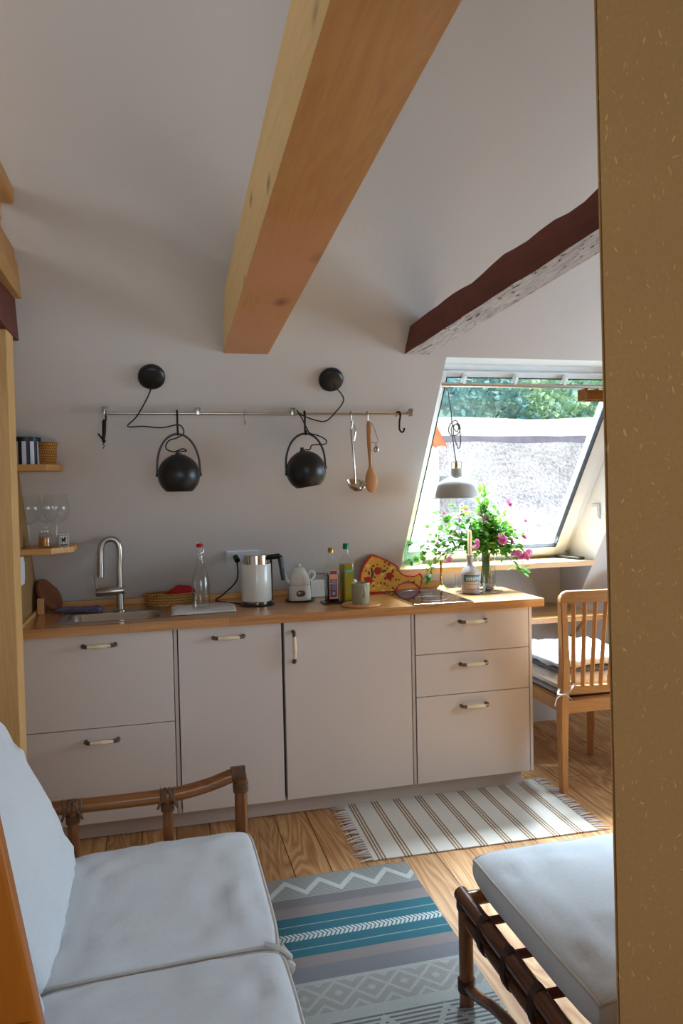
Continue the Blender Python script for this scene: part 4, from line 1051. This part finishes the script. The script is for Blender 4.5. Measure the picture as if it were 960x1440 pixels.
# (x, z) aims read from the bouquet's outline: x relative to the vase, z above worktop, y offset
aims = [(-.43, .17, -.02), (-.40, .25, .05), (-.34, .13, -.05), (-.33, .22, .0), (-.27, .29, .08), (-.22, .20, -.03), (-.30, .33, .05), (-.24, .40, .08), (-.17, .44, .04), (-.16, .34, 0), (-.12, .28, -.05), (-.10, .42, .06), (-.06, .36, -.02), (-.03, .50, .02), (-.01, .44, -.02), (.01, .53, .02), (.03, .46, .05), (.03, .38, -.04), (.08, .42, .04), (.10, .34, -.04), (.14, .38, .06), (.18, .33, .04), (.20, .27, -.02), (.17, .22, -.04), (.12, .26, .03), (.06, .28, -.07), (-.04, .26, -.07), (.0, .32, .08), (.14, .17, -.05), (.08, .20, -.07), (.16, .12, -.04), (-.09, .20, -.06), (.05, .33, .02), (-.05, .31, .04), (.10, .29, -.02)]
for (ax, az, ay) in aims:
    base = Vector((random.uniform(-.025, .025), random.uniform(-.025, .025), .01)); neck = Vector((random.uniform(-.02, .02)+.02*ax, random.uniform(-.02, .02), .17))
    tip = Vector((ax, ay, az-.02)); mid = neck.lerp(tip, .45)+Vector((0, 0, .05 if az > .2 else .09))
    pts = [base, neck, mid, tip]
    tube(stems, pts, [.0022, .002, .0016, .0010], 5, smoothpts=5)
    for k in range(30):
        tt = random.uniform(.15, 1.0)
        p = (neck.lerp(mid, tt*2) if tt < .5 else mid.lerp(tip, tt*2-1))+Vector([random.gauss(0, .013) for _ in range(3)])
        d = Vector((random.gauss(0, 1), random.gauss(0, 1), random.gauss(.1, .7)))+(tip-mid).normalized()*.6
        L = random.uniform(.026, .046); leaf(leaves, p, d, L, L*random.uniform(.6, .85))
    for k in range(3):
        d = Vector((random.gauss(0, .8), random.gauss(0, .8), random.gauss(.3, .5)))+(tip-mid).normalized(); L = random.uniform(.022, .04); leaf(leaves, tip, d, L, L*.62)
for p0, p1 in (((.02, 0, .17), (.17, -.06, .085)), ((-.2, 0, .2), (-.345, -.06, .075))):
    p0, p1 = Vector(p0), Vector(p1); tube(stems, [p0, p0.lerp(p1, .5)+Vector((0, 0, .03)), p1], [.002, .0016, .001], 5, smoothpts=4)
    for k in range(6): leaf(leaves, p1+Vector([random.gauss(0, .012) for _ in range(3)]), (p1-p0)+Vector([random.gauss(0, .1) for _ in range(3)]), .04, .024)
obj('stems', stems, M_['stem'], bq, True); obj('foliage', leaves, M_['leaf'], bq, True)
def rose_bm(R):
    b = B()
    sphere(b, (0, 0, 0), R*.45, 10, 8)
    for ring, (nn, tilt, rr_) in enumerate(((4, .35, .55), (5, .8, .8), (7, 1.25, 1.0))):
        for i in range(nn):
            a = 2*pi*i/nn+ring*.5; ca, sa = cos(a), sin(a)
            d = Vector((ca*sin(tilt), sa*sin(tilt), cos(tilt))); s_ = Vector((-sa, ca, 0)); n_ = d.cross(s_)
            L = R*rr_; w = R*.55
            vs = [b.verts.new(q) for q in (s_*-w*.3, s_*w*.3, d*L*.6+s_*w*.8-n_*w*.1, d*L*1.02+s_*w*.45-n_*w*.25, d*L*1.02-s_*w*.45-n_*w*.25, d*L*.6-s_*w*.8-n_*w*.1)]
            b.faces.new(vs)
    return b
rm = None
spots = [(.055, .243, -.10, .025), (.045, .262, -.095, .022), (.035, .235, -.10, .02), (-.10, .215, -.10, .02), (-.095, .24, -.10, .017), (.145, .168, -.08, .024), (.165, .150, -.08, .024), (.185, .165, -.08, .024), (.200, .145, -.07, .022), (.215, .172, -.07, .02), (.125, .235, -.05, .019), (.205, .250, -.04, .018), (.145, .44, .02, .018), (.155, .425, .02, .013), (.245, .335, .02, .019), (.115, .165, -.08, .02), (-.25, .145, -.07, .017), (-.235, .155, -.07, .014), (-.345, .07, -.06, .014), (-.10, .40, .02, .014), (-.22, .39, .03, .011), (-.02, .36, -.03, .012)]
for i, (x, z, y, R) in enumerate(spots):
    if rm is None:
        o = obj('rose', rose_bm(1), M_['rose'], bq, True); rm = o
    else:
        o = rm.copy(); COL.objects.link(o); o.parent = bq
    o.location = (x, y, z); o.scale = (R, R, R*.9); o.rotation_euler = (radians(random.uniform(30, 80)), random.uniform(-.5, .5), random.uniform(-1, 1))
ob = obj('blossom_spray', rose_bm(1), M_['whitebloom'], bq, True); ob.location = (-.08, .01, .33); ob.scale = (.014,)*3
for k in range(22):
    c = ob.copy(); COL.objects.link(c); c.parent = bq; a = random.choice([(-.14, .37), (-.04, .33), (-.18, .30), (.0, .37), (-.30, .24), (-.05, .41)])
    c.location = (a[0]+random.gauss(0, .025), random.uniform(-.06, .03), a[1]+random.gauss(0, .02)); c.scale = (random.uniform(.008, .014),)*3; c.rotation_euler = (random.uniform(0, 2), random.uniform(-1, 1), 0)

# on the window sill
t = thing('glass_lantern', 'green glass lantern bottle with a thin wire arch on the window sill', 'lantern', (1.925, .66, ZS+.002))
obj('glass_body', lathe(B(), [(0, 0), (.040, 0), (.050, .02), (.052, .07), (.044, .11), (.034, .13), (.036, .145), (.0345, .145), (.0325, .13), (.0425, .108), (.0505, .07), (.0485, .02), (0, .004)], n=32, cap=False), M_['greenglass'], t, True)
b = B(); tube(b, [(-.036, 0, .135), (-.040, 0, .17), (-.036, 0, .21), (-.018, 0, .237), (0, 0, .243), (.018, 0, .237), (.036, 0, .21), (.040, 0, .17), (.036, 0, .135)], .0016, 6, smoothpts=4); obj('wire_handle', b, M_['steel'], t, True)
t = thing('remote_control', 'black remote control lying at the right end of the window sill', 'remote control', (2.895, .66, ZS+.001), radians(-74))
obj('case', bx(-.095, .095, -.024, .024, 0, .016, .006, seg=3), M_['blackp'], t, True)
b = B()
for i in range(6):
    for j in (-1, 0, 1): cyl(b, (-.06+i*.02, j*.012, .0155), (-.06+i*.02, j*.012, .0175), .004, 8)
obj('buttons', b, M_['screw'], t, True)
t = thing('light_switch', 'white switch box on the white reveal right of the skylight', 'switch', (XR, .49, 1.31))
obj('plate', bx(-.012, -.001, -.035, .035, -.042, .042, .003), M_['white'], t); obj('rocker', bx(-.017, -.012, -.028, .028, -.03, .03, .002), M_['white'], t)

# ------------------------------------------------------------------ table and chairs
t = thing('dining_table', 'small oak wall table beyond the right end of the worktop', 'table', (2.65, .39, 0))
obj('tabletop', prism(B(), [(-.155, .0), (.33, 0), (.36, .03), (.235, .49), (-.26, .49), (-.26, .18), (-.18, .012)], 2, .712, .74, bev=.002), M_['worktop'], t)
b = B(); box(b, -.22, .22, .44, .48, .64, .711); obj('wall_rail', b, M_['oakx'], t)
for x in (-.165, .20):
    b = B(); tube(b, [(x-.02, .46, .36), (x+.05, .10, .705)], .011, 4); obj('brace', b, M_['oak'], t)
b = B(); box(b, .02, .06, .40, .44, 0, .711, .003); obj('leg', b, M_['oak'], t)
ch = thing('dining_chair', 'oak spindle-back chair with stacked cushions, back to the camera', 'chair', (2.60, .10, 0))
def stile(x_b, x_t):
    b = B(); secs = [(-.225, 0, .0, x_b, .016, .016), (-.222, 0, .30, x_b, .020, .022), (-.225, 0, .45, x_b, .021, .026), (-.245, 0, .60, x_b*.985+x_t*.015, .019, .023), (-.300, 0, .93, x_t, .016, .018)]
    prev = None
    for (y, _, z, x, w, d) in secs:
        cur = [b.verts.new(p) for p in ((x-w, y-d, z), (x+w, y-d, z), (x+w, y+d, z), (x-w, y+d, z))]
        if prev:
            for k in range(4): b.faces.new((prev[k], prev[(k+1) % 4], cur[(k+1) % 4], cur[k]))
        else: b.faces.new(cur)
        prev = cur
    b.faces.new(prev); bmesh.ops.bevel(b, geom=[e for e in b.edges], offset=.004, segments=2, affect='EDGES')
    return b
for s_ in (-1, 1):
    obj('leg', stile(s_*.222, s_*.262), M_['oak'], ch, True)
    b = B(); tube(b, [(s_*.195, .205, 0), (s_*.20, .205, .42)], [.021, .027], 4); transform(b, Matrix.Identity(4)); obj('leg', b, M_['oak'], ch)
def curved_rail(z0, z1, w, y0, bow, th, rnd=0, n=14):
    b = B(); prev = None
    for i in range(n+1):
        s = -1+2*i/n; x = s*w; s = s if not rnd else sin(pi/2*s); x = s*w; y = y0-bow*(1-s*s)
        q_ = max(0, abs(s)-.86)/.14; e = rnd*(1-(max(0, 1-q_*q_))**.5) if rnd else 0
        cur = [b.verts.new(p) for p in ((x, y-th, z0), (x, y+th, z0), (x, y+th, z1-e), (x, y-th, z1-e))]
        if prev:
            for k in range(4): b.faces.new((prev[k], prev[(k+1) % 4], cur[(k+1) % 4], cur[k]))
        else: b.faces.new(cur)
        prev = cur
    b.faces.new(prev); return b
tr_ = curved_rail(.925, .978, .278, -.30, .030, .013, .040, 30); bmesh.ops.bevel(tr_, geom=[e for e in tr_.edges if abs(e.verts[0].co.x-e.verts[1].co.x) > .005], offset=.004, segments=2, affect='EDGES')
obj('top_rail', tr_, M_['oakx'], ch, True)
obj('lower_rail', curved_rail(.485, .520, .205, -.238, .025, .011), M_['oakx'], ch, True)
for i in range(9):
    s = -1+2*(i+1)/10; b = B(); tube(b, [(s*.222, -.238-.025*(1-s*s), .515), (s*.262, -.30-.030*(1-s*s), .935)], [.0125, .0115], 4); obj('spindle', b, M_['oak'], ch)
b = B(); box(b, -.21, .21, -.235, -.205, .385, .445, .003); box(b, -.19, .19, .19, .215, .385, .445, .003); box(b, -.225, -.195, -.21, .20, .385, .445, .003); box(b, .195, .225, -.21, .20, .385, .445, .003); obj('seat_frame', b, M_['oakx'], ch)
obj('seat', bx(-.215, .215, -.20, .215, .437, .450, .004), M_['oakx'], ch)
CX, CY = 2.60, .10
def pad(label, z, h, mat, seed, dx=0, dy=0, L=.44, W=.43, wr=.006, crown=.006, rz=0):
    bm, ring = cushion_bm(L, W, h, crown, seed=seed, wr=wr, pw=6, sharp=.35, corner=.05)
    if mat in ('oatpad', 'whitepad'):
        for v in bm.verts:
            if v.co.z > .004:
                v.co.z -= .006*max(0, 1-abs(((v.co.x+1) % .11)-.055)/.02*.0-min(abs(((v.co.x+1.05) % .11)-.055), abs(((v.co.y+1.05) % .11)-.055))/.014)
    o = obj('seat_cushion', bm, M_[mat], None, True, (CX+dx, CY+dy, z), 80); o.rotation_euler = (0, 0, rz)
    return tag(o, label, 'cushion', 'cushions stacked on the dining chair')
pad('flat grey-blue seat pad, lowest of the cushions on the chair', .474, .040, 'greypad', 1, wr=.001, crown=.002)
o = pad('quilted oatmeal cushion in the chair stack with a tied ribbon', .522, .062, 'oatpad', 4, dx=-.01, L=.47, W=.45)
b = B(); tube(b, [(-.20, -.21, 0), (-.232, -.235, -.015), (-.255, -.262, -.03), (-.232, -.288, -.025), (-.20, -.285, -.004), (-.175, -.262, .012), (-.172, -.235, .02)], .006, 6, smoothpts=5, flat=.35)
tube(b, [(-.235, -.285, -.028), (-.262, -.268, -.045), (-.272, -.262, -.085)], [.006, .007, .009], 6, smoothpts=4, flat=.35)
tube(b, [(-.235, -.286, -.028), (-.215, -.29, -.04), (-.20, -.288, -.058)], .005, 6, smoothpts=4, flat=.35)
obj('tie_ribbon', b, M_['oatpad'], o, True)
pad('slate blue pad squeezed between the two quilted cushions', .569, .030, 'slatepad', 7, dx=.01, dy=.05, wr=.003)
pad('quilted white cushion on top of the chair stack', .614, .056, 'whitepad', 9, dx=-.01, dy=.03, L=.47, W=.44, wr=.012, rz=.06)
c2 = copy_tree(ch, (3.15, .12, 0), radians(145), 'oak spindle-back chair at the far side of the table, seen through the first')

# ------------------------------------------------------------------ rugs
t = thing('area_rug', 'flatwoven rug with teal bands and grey zigzags in the middle of the floor', 'rug', (1.12, -.525, .001))
b = B(); nx = 16; ny = 40
vs = [[b.verts.new((-.335+.67*i/nx, -1.55*j/ny, .006+.0008*noise.noise(Vector((i*.4, j*.4, 0))))) for j in range(ny+1)] for i in range(nx+1)]
for i in range(nx):
    for j in range(ny): b.faces.new((vs[i][j], vs[i+1][j], vs[i+1][j+1], vs[i][j+1]))
e = [vs[i][0] for i in range(nx+1)]+[vs[nx][j] for j in range(1, ny+1)]+[vs[i][ny] for i in range(nx-1, -1, -1)]+[vs[0][j] for j in range(ny-1, 0, -1)]
lo = [b.verts.new((v.co.x, v.co.y, 0)) for v in e]
for i in range(len(e)): b.faces.new((e[i], e[(i+1) % len(e)], lo[(i+1) % len(e)], lo[i]))
obj('woven_field', b, M_['rug'], t)
t = thing('striped_rug', 'cream cotton rug with brown triple stripes in front of the drawers', 'rug', (1.832, -.20, .001), radians(-1.2))
b = B(); nx = 30; ny = 14
vs = [[b.verts.new((-.49+.98*i/nx, -.29+.58*j/ny, .005+.002*noise.noise(Vector((i*.3, j*.5, 3))))) for j in range(ny+1)] for i in range(nx+1)]
for i in range(nx):
    for j in range(ny): b.faces.new((vs[i][j], vs[i+1][j], vs[i+1][j+1], vs[i][j+1]))
e = [vs[i][0] for i in range(nx+1)]+[vs[nx][j] for j in range(1, ny+1)]+[vs[i][ny] for i in range(nx-1, -1, -1)]+[vs[0][j] for j in range(ny-1, 0, -1)]
lo = [b.verts.new((v.co.x, v.co.y, 0)) for v in e]
for i in range(len(e)): b.faces.new((e[i], e[(i+1) % len(e)], lo[(i+1) % len(e)], lo[i]))
obj('woven_field', b, M_['striperug'], t)
for s_ in (-1, 1):
    for k in range(26):
        y = -.283+.566*k/25; b = B(); dy = random.uniform(-.012, .012); x0 = s_*.488
        tube(b, [(x0, y, .006), (x0+s_*.02, y+dy*.4, .007), (x0+s_*.04, y+dy, .005), (x0+s_*random.uniform(.055, .07), y+dy*1.8, .003)], [.004, .0045, .0032, .0015], 6, smoothpts=2)
        obj('tassel', b, M_['towel'], t, True)

# ------------------------------------------------------------------ rattan sofa
sf = thing('rattan_sofa', 'rattan framed sofa at the lower left, facing right', 'sofa', (.5, -1.5, 0))
def sl(x, y, z): return (x-.5, y+1.5, z)
YA = -.88
arm = B(); tube(arm, [sl(.16, YA, .518), sl(.28, YA, .516), sl(.45, YA, .515), sl(.58, YA, .518), sl(.68, YA, .534), sl(.76, YA, .557), sl(.802, YA, .562)], .0215, 16, smoothpts=5)
obj('armrest', arm, M_['rattan'], sf, True)
for x, zt in ((.785, .553), (.556, .505), (.275, .505)):
    b = B(); tube(b, [sl(x, YA, 0), sl(x, YA, zt)], .0205 if x > .7 else .0165, 14); lg = obj('leg' if x != .556 else 'arm_post', b, M_['rattanz'], sf, True)
def lashing(name, parent, c, ax, L, R, m, coils=7, cross=True, loc=sl):
    b = B(); 
    for i in range(coils):
        o_ = -L/2+L*i/(coils-1)
        pts = []
        for k in range(20):
            a = 2*pi*k/20
            if ax == 'x': p = (c[0]+o_, c[1]+R*cos(a), c[2]+R*sin(a))
            elif ax == 'y': p = (c[0]+R*cos(a), c[1]+o_, c[2]+R*sin(a))
            else: p = (c[0]+R*cos(a), c[1]+R*sin(a), c[2]+o_)
            pts.append(loc(*p))
        tube(b, pts, .0028, 5, closed=True)
    if cross and ax == 'x':
        for sg in (-1, 1):
            tube(b, [loc(c[0]+sg*.030, c[1]-R*.7, c[2]-.034), loc(c[0]+sg*.012, c[1]-R*1.0, c[2]+.008), loc(c[0], c[1]-R*.5, c[2]+R), loc(c[0]-sg*.014, c[1]+R*.6, c[2]+R*.6)], .0045, 6, smoothpts=4)
    return obj(name, b, m, parent, True)
for x, z, L, n in ((.275, .515, .052, 5), (.556, .517, .040, 4), (.778, .560, .040, 9)): lashing('cane_binding', sf, (x, YA, z), 'x', L, .0225, M_['lash'], n, x < .7)
lashing('cane_binding', sf, (.275, YA, .478), 'z', .02, .019, M_['lash'], 5); lashing('cane_binding', sf, (.556, YA, .482), 'z', .02, .019, M_['lash'], 5); lashing('cane_binding', sf, (.785, YA, .520), 'z', .03, .0225, M_['lash'], 7)
# seat rails and the near-end arm
YN = -2.16
for z, r in ((.285, .02), (.245, .016)):
    b = B(); tube(b, [sl(.785, YA, z), sl(.785, YN, z)], r, 12); obj('front_rail', b, M_['rattany'], sf, True)
    b = B(); tube(b, [sl(.14, YA, z), sl(.14, YN, z)], r, 12); obj('rear_rail', b, M_['rattany'], sf, True)
for y in (YA, YN):
    b = B(); tube(b, [sl(.14, y, .275), sl(.785, y, .285)], .018, 12); obj('side_rail', b, M_['rattan'], sf, True)
for k in range(6):
    y = YA-.12-k*.2; b = B(); tube(b, [sl(.14, y, .285), sl(.785, y, .285)], .012, 8); obj('seat_slat', b, M_['rattan'], sf, True)
for x in (.785, .14):
    b = B(); tube(b, [sl(x, YN, 0), sl(x, YN, .30)], .02, 12); obj('leg', b, M_['rattanz'], sf, True)
b = B(); tube(b, [sl(.08, YA, 0), sl(.06, YA, .29), sl(-.10, YA, .80)], .019, 12, smoothpts=3); obj('back_post', b, M_['rattanz'], sf, True)
b = B(); tube(b, [sl(.08, YN, 0), sl(.06, YN, .29), sl(-.10, YN, .80)], .019, 12, smoothpts=3); obj('back_post', b, M_['rattanz'], sf, True)
b = B(); tube(b, [sl(-.10, YA, .80), sl(-.10, YN, .80)], .019, 12); obj('top_rail', b, M_['rattany'], sf, True)
b = B(); tube(b, [sl(-.03, YA, .58), sl(-.03, YN, .58)], .015, 12); obj('back_rail', b, M_['rattany'], sf, True)
def scush(name, label, L, W, side, crown, loc, rot, seed, group, **k):
    o = cushion(name, None, L, W, side, crown, loc, rot, seed, **k); return tag(o, label, 'cushion', group)
sc1 = scush('seat_cushion', 'white canvas seat cushion at the far end of the sofa, beside the armrest', .55, .615, .105, .012, (.532, -1.250, .362), (0, radians(-1.5), 0), 3, 'sofa seat cushions', wr=.0055)
b = B(); tube(b, [(.235, -.30, .040), (.262, -.315, .034), (.285, -.318, .016), (.292, -.30, -.004), (.282, -.285, .006), (.272, -.290, .024)], .006, 8, smoothpts=5)
tube(b, [(.272, -.31, .0), (.292, -.31, -.02), (.285, -.30, -.045)], [.010, .011, .006], 8, smoothpts=4)
obj('piping_knot', b, M_['piping'], sc1, True)
scush('seat_cushion', 'white canvas seat cushion nearest the camera, cropped by the bottom edge', .55, .575, .105, .012, (.532, -1.852, .362), (0, radians(-1.5), 0), 9, 'sofa seat cushions', wr=.0055)
scush('back_cushion', 'white canvas back cushion leaning at the far end of the sofa', .53, .625, .11, .050, (.150, -1.255, .590), (0, radians(-114), 0), 5, 'sofa back cushions', wr=.006)
scush('back_cushion', 'white canvas back cushion of the near seat, behind the ladder', .53, .57, .11, .050, (.148, -1.855, .590), (0, radians(-114), 0), 6, 'sofa back cushions', wr=.006)
# ------------------------------------------------------------------ rattan ottoman
ot = thing('rattan_ottoman', 'dark rattan footstool frame at the lower right', 'footstool', (1.65, -1.63, 0))
def ol(x, y, z): return (x-1.65, y+1.63, z)
X0, X1, Y0, Y1 = 1.358, 1.95, -1.335, -1.95
for x in (X0, X1):
    for y in (Y0, Y1):
        b = B(); tube(b, [ol(x, y, 0.008 if y == Y0 and x == X0 else 0.008), ol(x, y, .30)], .0205, 14); obj('leg', b, M_['rattanz'], ot, True)
        lashing('cane_binding', ot, (x, y, .062), 'z', .03, .0225, M_['darklash'], 5, loc=ol)
        lashing('cane_binding', ot, (x, y, .292), 'z', .02, .0225, M_['darklash'], 5, loc=ol)
for x in (X0, X1):
    b = B(); tube(b, [ol(x, Y0+.03, .306), ol(x, Y1-.03, .306)], .0215, 14); obj('side_rail', b, M_['rattany'], ot, True)
    b = B(); tube(b, [ol(x, Y0, .252), ol(x, Y1, .252)], .0165, 12); obj('lower_side_rail', b, M_['rattany'], ot, True)
    for y in (-1.47, -1.61, -1.75): 
        b = B()
        for i in range(5):
            pts = []
            for k in range(20):
                a = 2*pi*k/20; pts.append(ol(x+.0235*cos(a), y-.010+i*.005, .280+.050*sin(a)))
            tube(b, pts, .0032, 5, closed=True)
        obj('cane_binding', b, M_['darklash'], ot, True)
    b = B(); tube(b, [ol(x, Y0, .058), ol(x+0, -1.42, .080), ol(x, -1.52, .118), ol(x, -1.6425, .140), ol(x, -1.76, .118), ol(x, -1.87, .08), ol(x, Y1, .058)], .015, 12, smoothpts=5); obj('curved_stretcher', b, M_['rattany'], ot, True)
for y in (Y0, Y1):
    b = B(); tube(b, [ol(X0, y, .306), ol(X1, y, .306)], .0195, 12); obj('end_rail', b, M_['rattan'], ot, True)
for y in (-1.45, -1.60, -1.75):
    b = B(); tube(b, [ol(X0, y, .306), ol(X1, y, .306)], .013, 8, flat=.8); obj('cross_slat', b, M_['darkbeam'], ot, True)
scush('footstool_cushion', 'white canvas cushion on the dark rattan footstool', .60, .645, .105, .010, (1.683, -1.622, .376), (0, 0, 0), 12, None, wr=.005)

# ------------------------------------------------------------------ outside
tag(obj('meadow', bx(-20, 45, 2.2, 60, -3.1, -3), M_['grass']), 'grassy ground outside below the skylight', 'ground', kind='structure')
th = thing('thatched_house', 'neighbouring house with a pale thatched roof seen through the skylight', 'house', (6.5, 8, -3))
b = B(); n1, n2 = 60, 26; g = []
for i in range(n1+1):
    r = []
    for j in range(n2+1):
        t_ = j/n2; x = -9+24*i/n1; y = -1.6+2.6*t_; z = 3.0+2.62*t_
        r.append(b.verts.new((x, y+.03*noise.noise(Vector((x, t_*6, 0))), z+.05*noise.noise(Vector((x*.8, t_*4, 5)))+.04*noise.noise(Vector((x*4, t_*16, 5))))))
    g.append(r)
for i in range(n1):
    for j in range(n2): b.faces.new((g[i][j], g[i+1][j], g[i+1][j+1], g[i][j+1]))
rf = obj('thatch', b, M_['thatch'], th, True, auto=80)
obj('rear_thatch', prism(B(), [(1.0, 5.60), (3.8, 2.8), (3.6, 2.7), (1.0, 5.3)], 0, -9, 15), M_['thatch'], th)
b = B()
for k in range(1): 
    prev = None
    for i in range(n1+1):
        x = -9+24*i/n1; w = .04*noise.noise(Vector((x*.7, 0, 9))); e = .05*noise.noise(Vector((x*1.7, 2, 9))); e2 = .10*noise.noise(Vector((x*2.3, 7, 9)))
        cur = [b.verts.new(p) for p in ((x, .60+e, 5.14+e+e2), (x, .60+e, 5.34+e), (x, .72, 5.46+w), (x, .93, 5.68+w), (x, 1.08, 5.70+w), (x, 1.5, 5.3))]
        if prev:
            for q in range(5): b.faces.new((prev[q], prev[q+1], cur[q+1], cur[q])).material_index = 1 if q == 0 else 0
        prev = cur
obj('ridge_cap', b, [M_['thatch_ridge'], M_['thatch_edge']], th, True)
obj('wall', bx(-9, 15, -1.0, 3.4, 0, 3.35), M_['render'], th)
tr2 = thing('tiled_roof', 'orange pantile roof of a shed at the left edge of the skylight view', 'roof', (4.30, 7.2, -3))
b = B()
for i in range(12):
    for j in range(6):
        x = -1.75+i*.17; z0 = 5.06+j*.10; y0 = -.5+j*.12
        prev = None
        for k in range(5):
            a = pi*k/4; cur = [b.verts.new((x+.085-.085*cos(a), y0-.02*0, z0+.035*sin(a))), b.verts.new((x+.085-.085*cos(a), y0+.13, z0+.115+.035*sin(a)))]
            lowv = b.verts.new((x+.085-.085*cos(a), y0, z0+.035*sin(a)-.03))
            if prev: b.faces.new((prev[0], cur[0], cur[1], prev[1])); b.faces.new((prev[2], lowv, cur[0], prev[0]))
            prev = [cur[0], cur[1], lowv]
obj('pantiles', b, M_['tile'], tr2, False)
obj('wall', bx(-1.7, .2, -.4, .1, 0, 5.04), M_['render'], tr2)
def crown(bm, c, R, n, sc=1.0):
    for i in range(n):
        d = Vector((random.gauss(0, 1), random.gauss(0, 1), random.gauss(0, 1))).normalized()
        rr_ = R*(.72+.28*random.random())*(1+.28*noise.noise(d*2.3+Vector(c)))
        p = Vector(c)+Vector((d.x, d.y, d.z*.9))*rr_
        d2 = (d+Vector([random.gauss(0, .6) for _ in range(3)])).normalized(); leaf(bm, p, d2, random.uniform(.22, .42)*sc, .2*sc)
random.seed(5)
for i, (x, y, z, R, m, lab) in enumerate(((3.2, 14, 2.9, 2.1, 'treeB', 'pale round tree at the left of the view over the thatch'), (7.5, 14, 2.9, 2.1, 'treeA', 'blue-green tree in the middle of the view, behind the ridge'), (11.8, 14, 2.9, 2.1, 'treeB', 'light green tree at the right behind the thatched ridge'), (16.1, 14, 2.9, 2.1, 'treeA', 'darker broad tree at the far right outside'), (1.5, 21, 4.6, 3.1, 'treeA', 'large hazy tree far back beyond the left edge of the skylight'), (8.0, 21, 4.6, 3.1, 'treeA', 'tall hazy tree standing farthest back in the middle'), (14.5, 21, 4.6, 3.1, 'treeB', 'tall pale tree far back on the right'))):
    t = thing('garden_tree', lab, 'tree', (x, y, -3), 0, 'trees behind the thatched house')
    b = B()
    for k in range(14):
        a = 2*pi*k/13; q = (R*.55*cos(a)*(k > 0), R*.5*sin(a)*(k > 0), 3+z+R*.45*sin(k*2.1)); crown(b, q, R*.5, 480, .6)
    o = obj('tree_crown', b, M_[m], t, True)
    b = B(); sphere(b, (0, 0, 3+z), R*.6, 40, 30)
    for v in b.verts: v.co += (v.co-Vector((0, 0, 3+z)))*(.3*noise.noise(v.co*1.1)+.15*noise.noise(v.co*4))
    obj('inner_foliage', b, M_['treeA'], t, True)
    b = B(); tube(b, [(0, 0, 0), (.1, 0, 1.8), (0, .1, 3+z)], [.35, .28, .2], 10); obj('trunk', b, M_['bark'], t, True)

# ------------------------------------------------------------------ light
w = bpy.data.worlds.new('World'); scn.world = w; w.use_nodes = True
nt = w.node_tree; bg = nt.nodes['Background']
bg.inputs[0].default_value = (.80, .90, 1.0, 1); bg.inputs[1].default_value = 1.1
def lamp(kind, name, loc, rot, energy, color, **k):
    d = bpy.data.lights.new(name, kind); d.energy = energy; d.color = color
    for a, v in k.items(): setattr(d, a, v)
    o = bpy.data.objects.new(name, d); link(o); o.location = loc; o.rotation_euler = rot; return o
sd = Vector((.55, .45, -.75))
sun = lamp('SUN', 'sun', (0, 0, 10), sd.to_track_quat('-Z', 'Y').to_euler(), 4.2, (1, .96, .9), angle=radians(1.5))
def aim(o, d, up=Vector((0, 0, 1))):
    z = -Vector(d).normalized(); x = up.cross(z).normalized(); y = z.cross(x); o.rotation_euler = Matrix((x, y, z)).transposed().to_euler()
a = lamp('AREA', 'rear_window_daylight', (1.1, -4.72, 1.55), (0, 0, 0), 27, (.72, .86, 1.0), shape='RECTANGLE', size=1.9, size_y=1.1); aim(a, (0, 1, 0))
a = lamp('AREA', 'right_window_daylight', (4.28, -.95, 1.4), (0, 0, 0), 60, (.58, .79, 1.0), shape='RECTANGLE', size=1.5, size_y=1.0); aim(a, (-1, 0, 0))
a = lamp('AREA', 'loft_window_daylight', (-2.08, -2.1, 3.04), (0, 0, 0), 20, (.90, .95, 1.0), shape='RECTANGLE', size=1.6, size_y=.7); aim(a, (1, .1, -.05))
a = lamp('AREA', 'skylight_portal', ((XL+XR)/2, YF(1.55)+.02, 1.55), (0, 0, 0), 1, (1, 1, 1), shape='RECTANGLE', size=1.0, size_y=1.1); aim(a, -vN)
a.data.cycles.is_portal = True
a = lamp('AREA', 'added_sky_lamp', (2.4, 2.3, 4.7), (0, 0, 0), 3300, (.70, .85, 1.0), shape='RECTANGLE', size=2.6, size_y=1.8); aim(a, Vector((2.3, .4, 1.3))-Vector((2.4, 2.3, 4.7)))  # added lamp out of view above the skylight, boosts daylight on reveal and worktop

# ------------------------------------------------------------------ camera
cam = bpy.data.cameras.new('camera'); co = bpy.data.objects.new('camera', cam); link(co); scn.camera = co
cam.sensor_fit = 'VERTICAL'; cam.sensor_height = 36; cam.sensor_width = 24; cam.lens = 1044.65/1440*36; cam.clip_start = .02
yaw, pit, rol = .2434, -.0293, -.0212
f = Vector((sin(yaw)*cos(pit), cos(yaw)*cos(pit), sin(pit))); r = Vector((cos(yaw), -sin(yaw), 0)); u = r.cross(f)
r2 = cos(rol)*r+sin(rol)*u; u2 = -sin(rol)*r+cos(rol)*u
co.matrix_world = Matrix(((r2.x, u2.x, -f.x, .5489), (r2.y, u2.y, -f.y, -3.2489), (r2.z, u2.z, -f.z, 1.4605), (0, 0, 0, 1)))
scn.view_settings.view_transform = 'Standard'; scn.view_settings.look = 'None'; scn.view_settings.exposure = 0.10; scn.view_settings.gamma = 1.0; scn.view_settings.use_curve_mapping = False
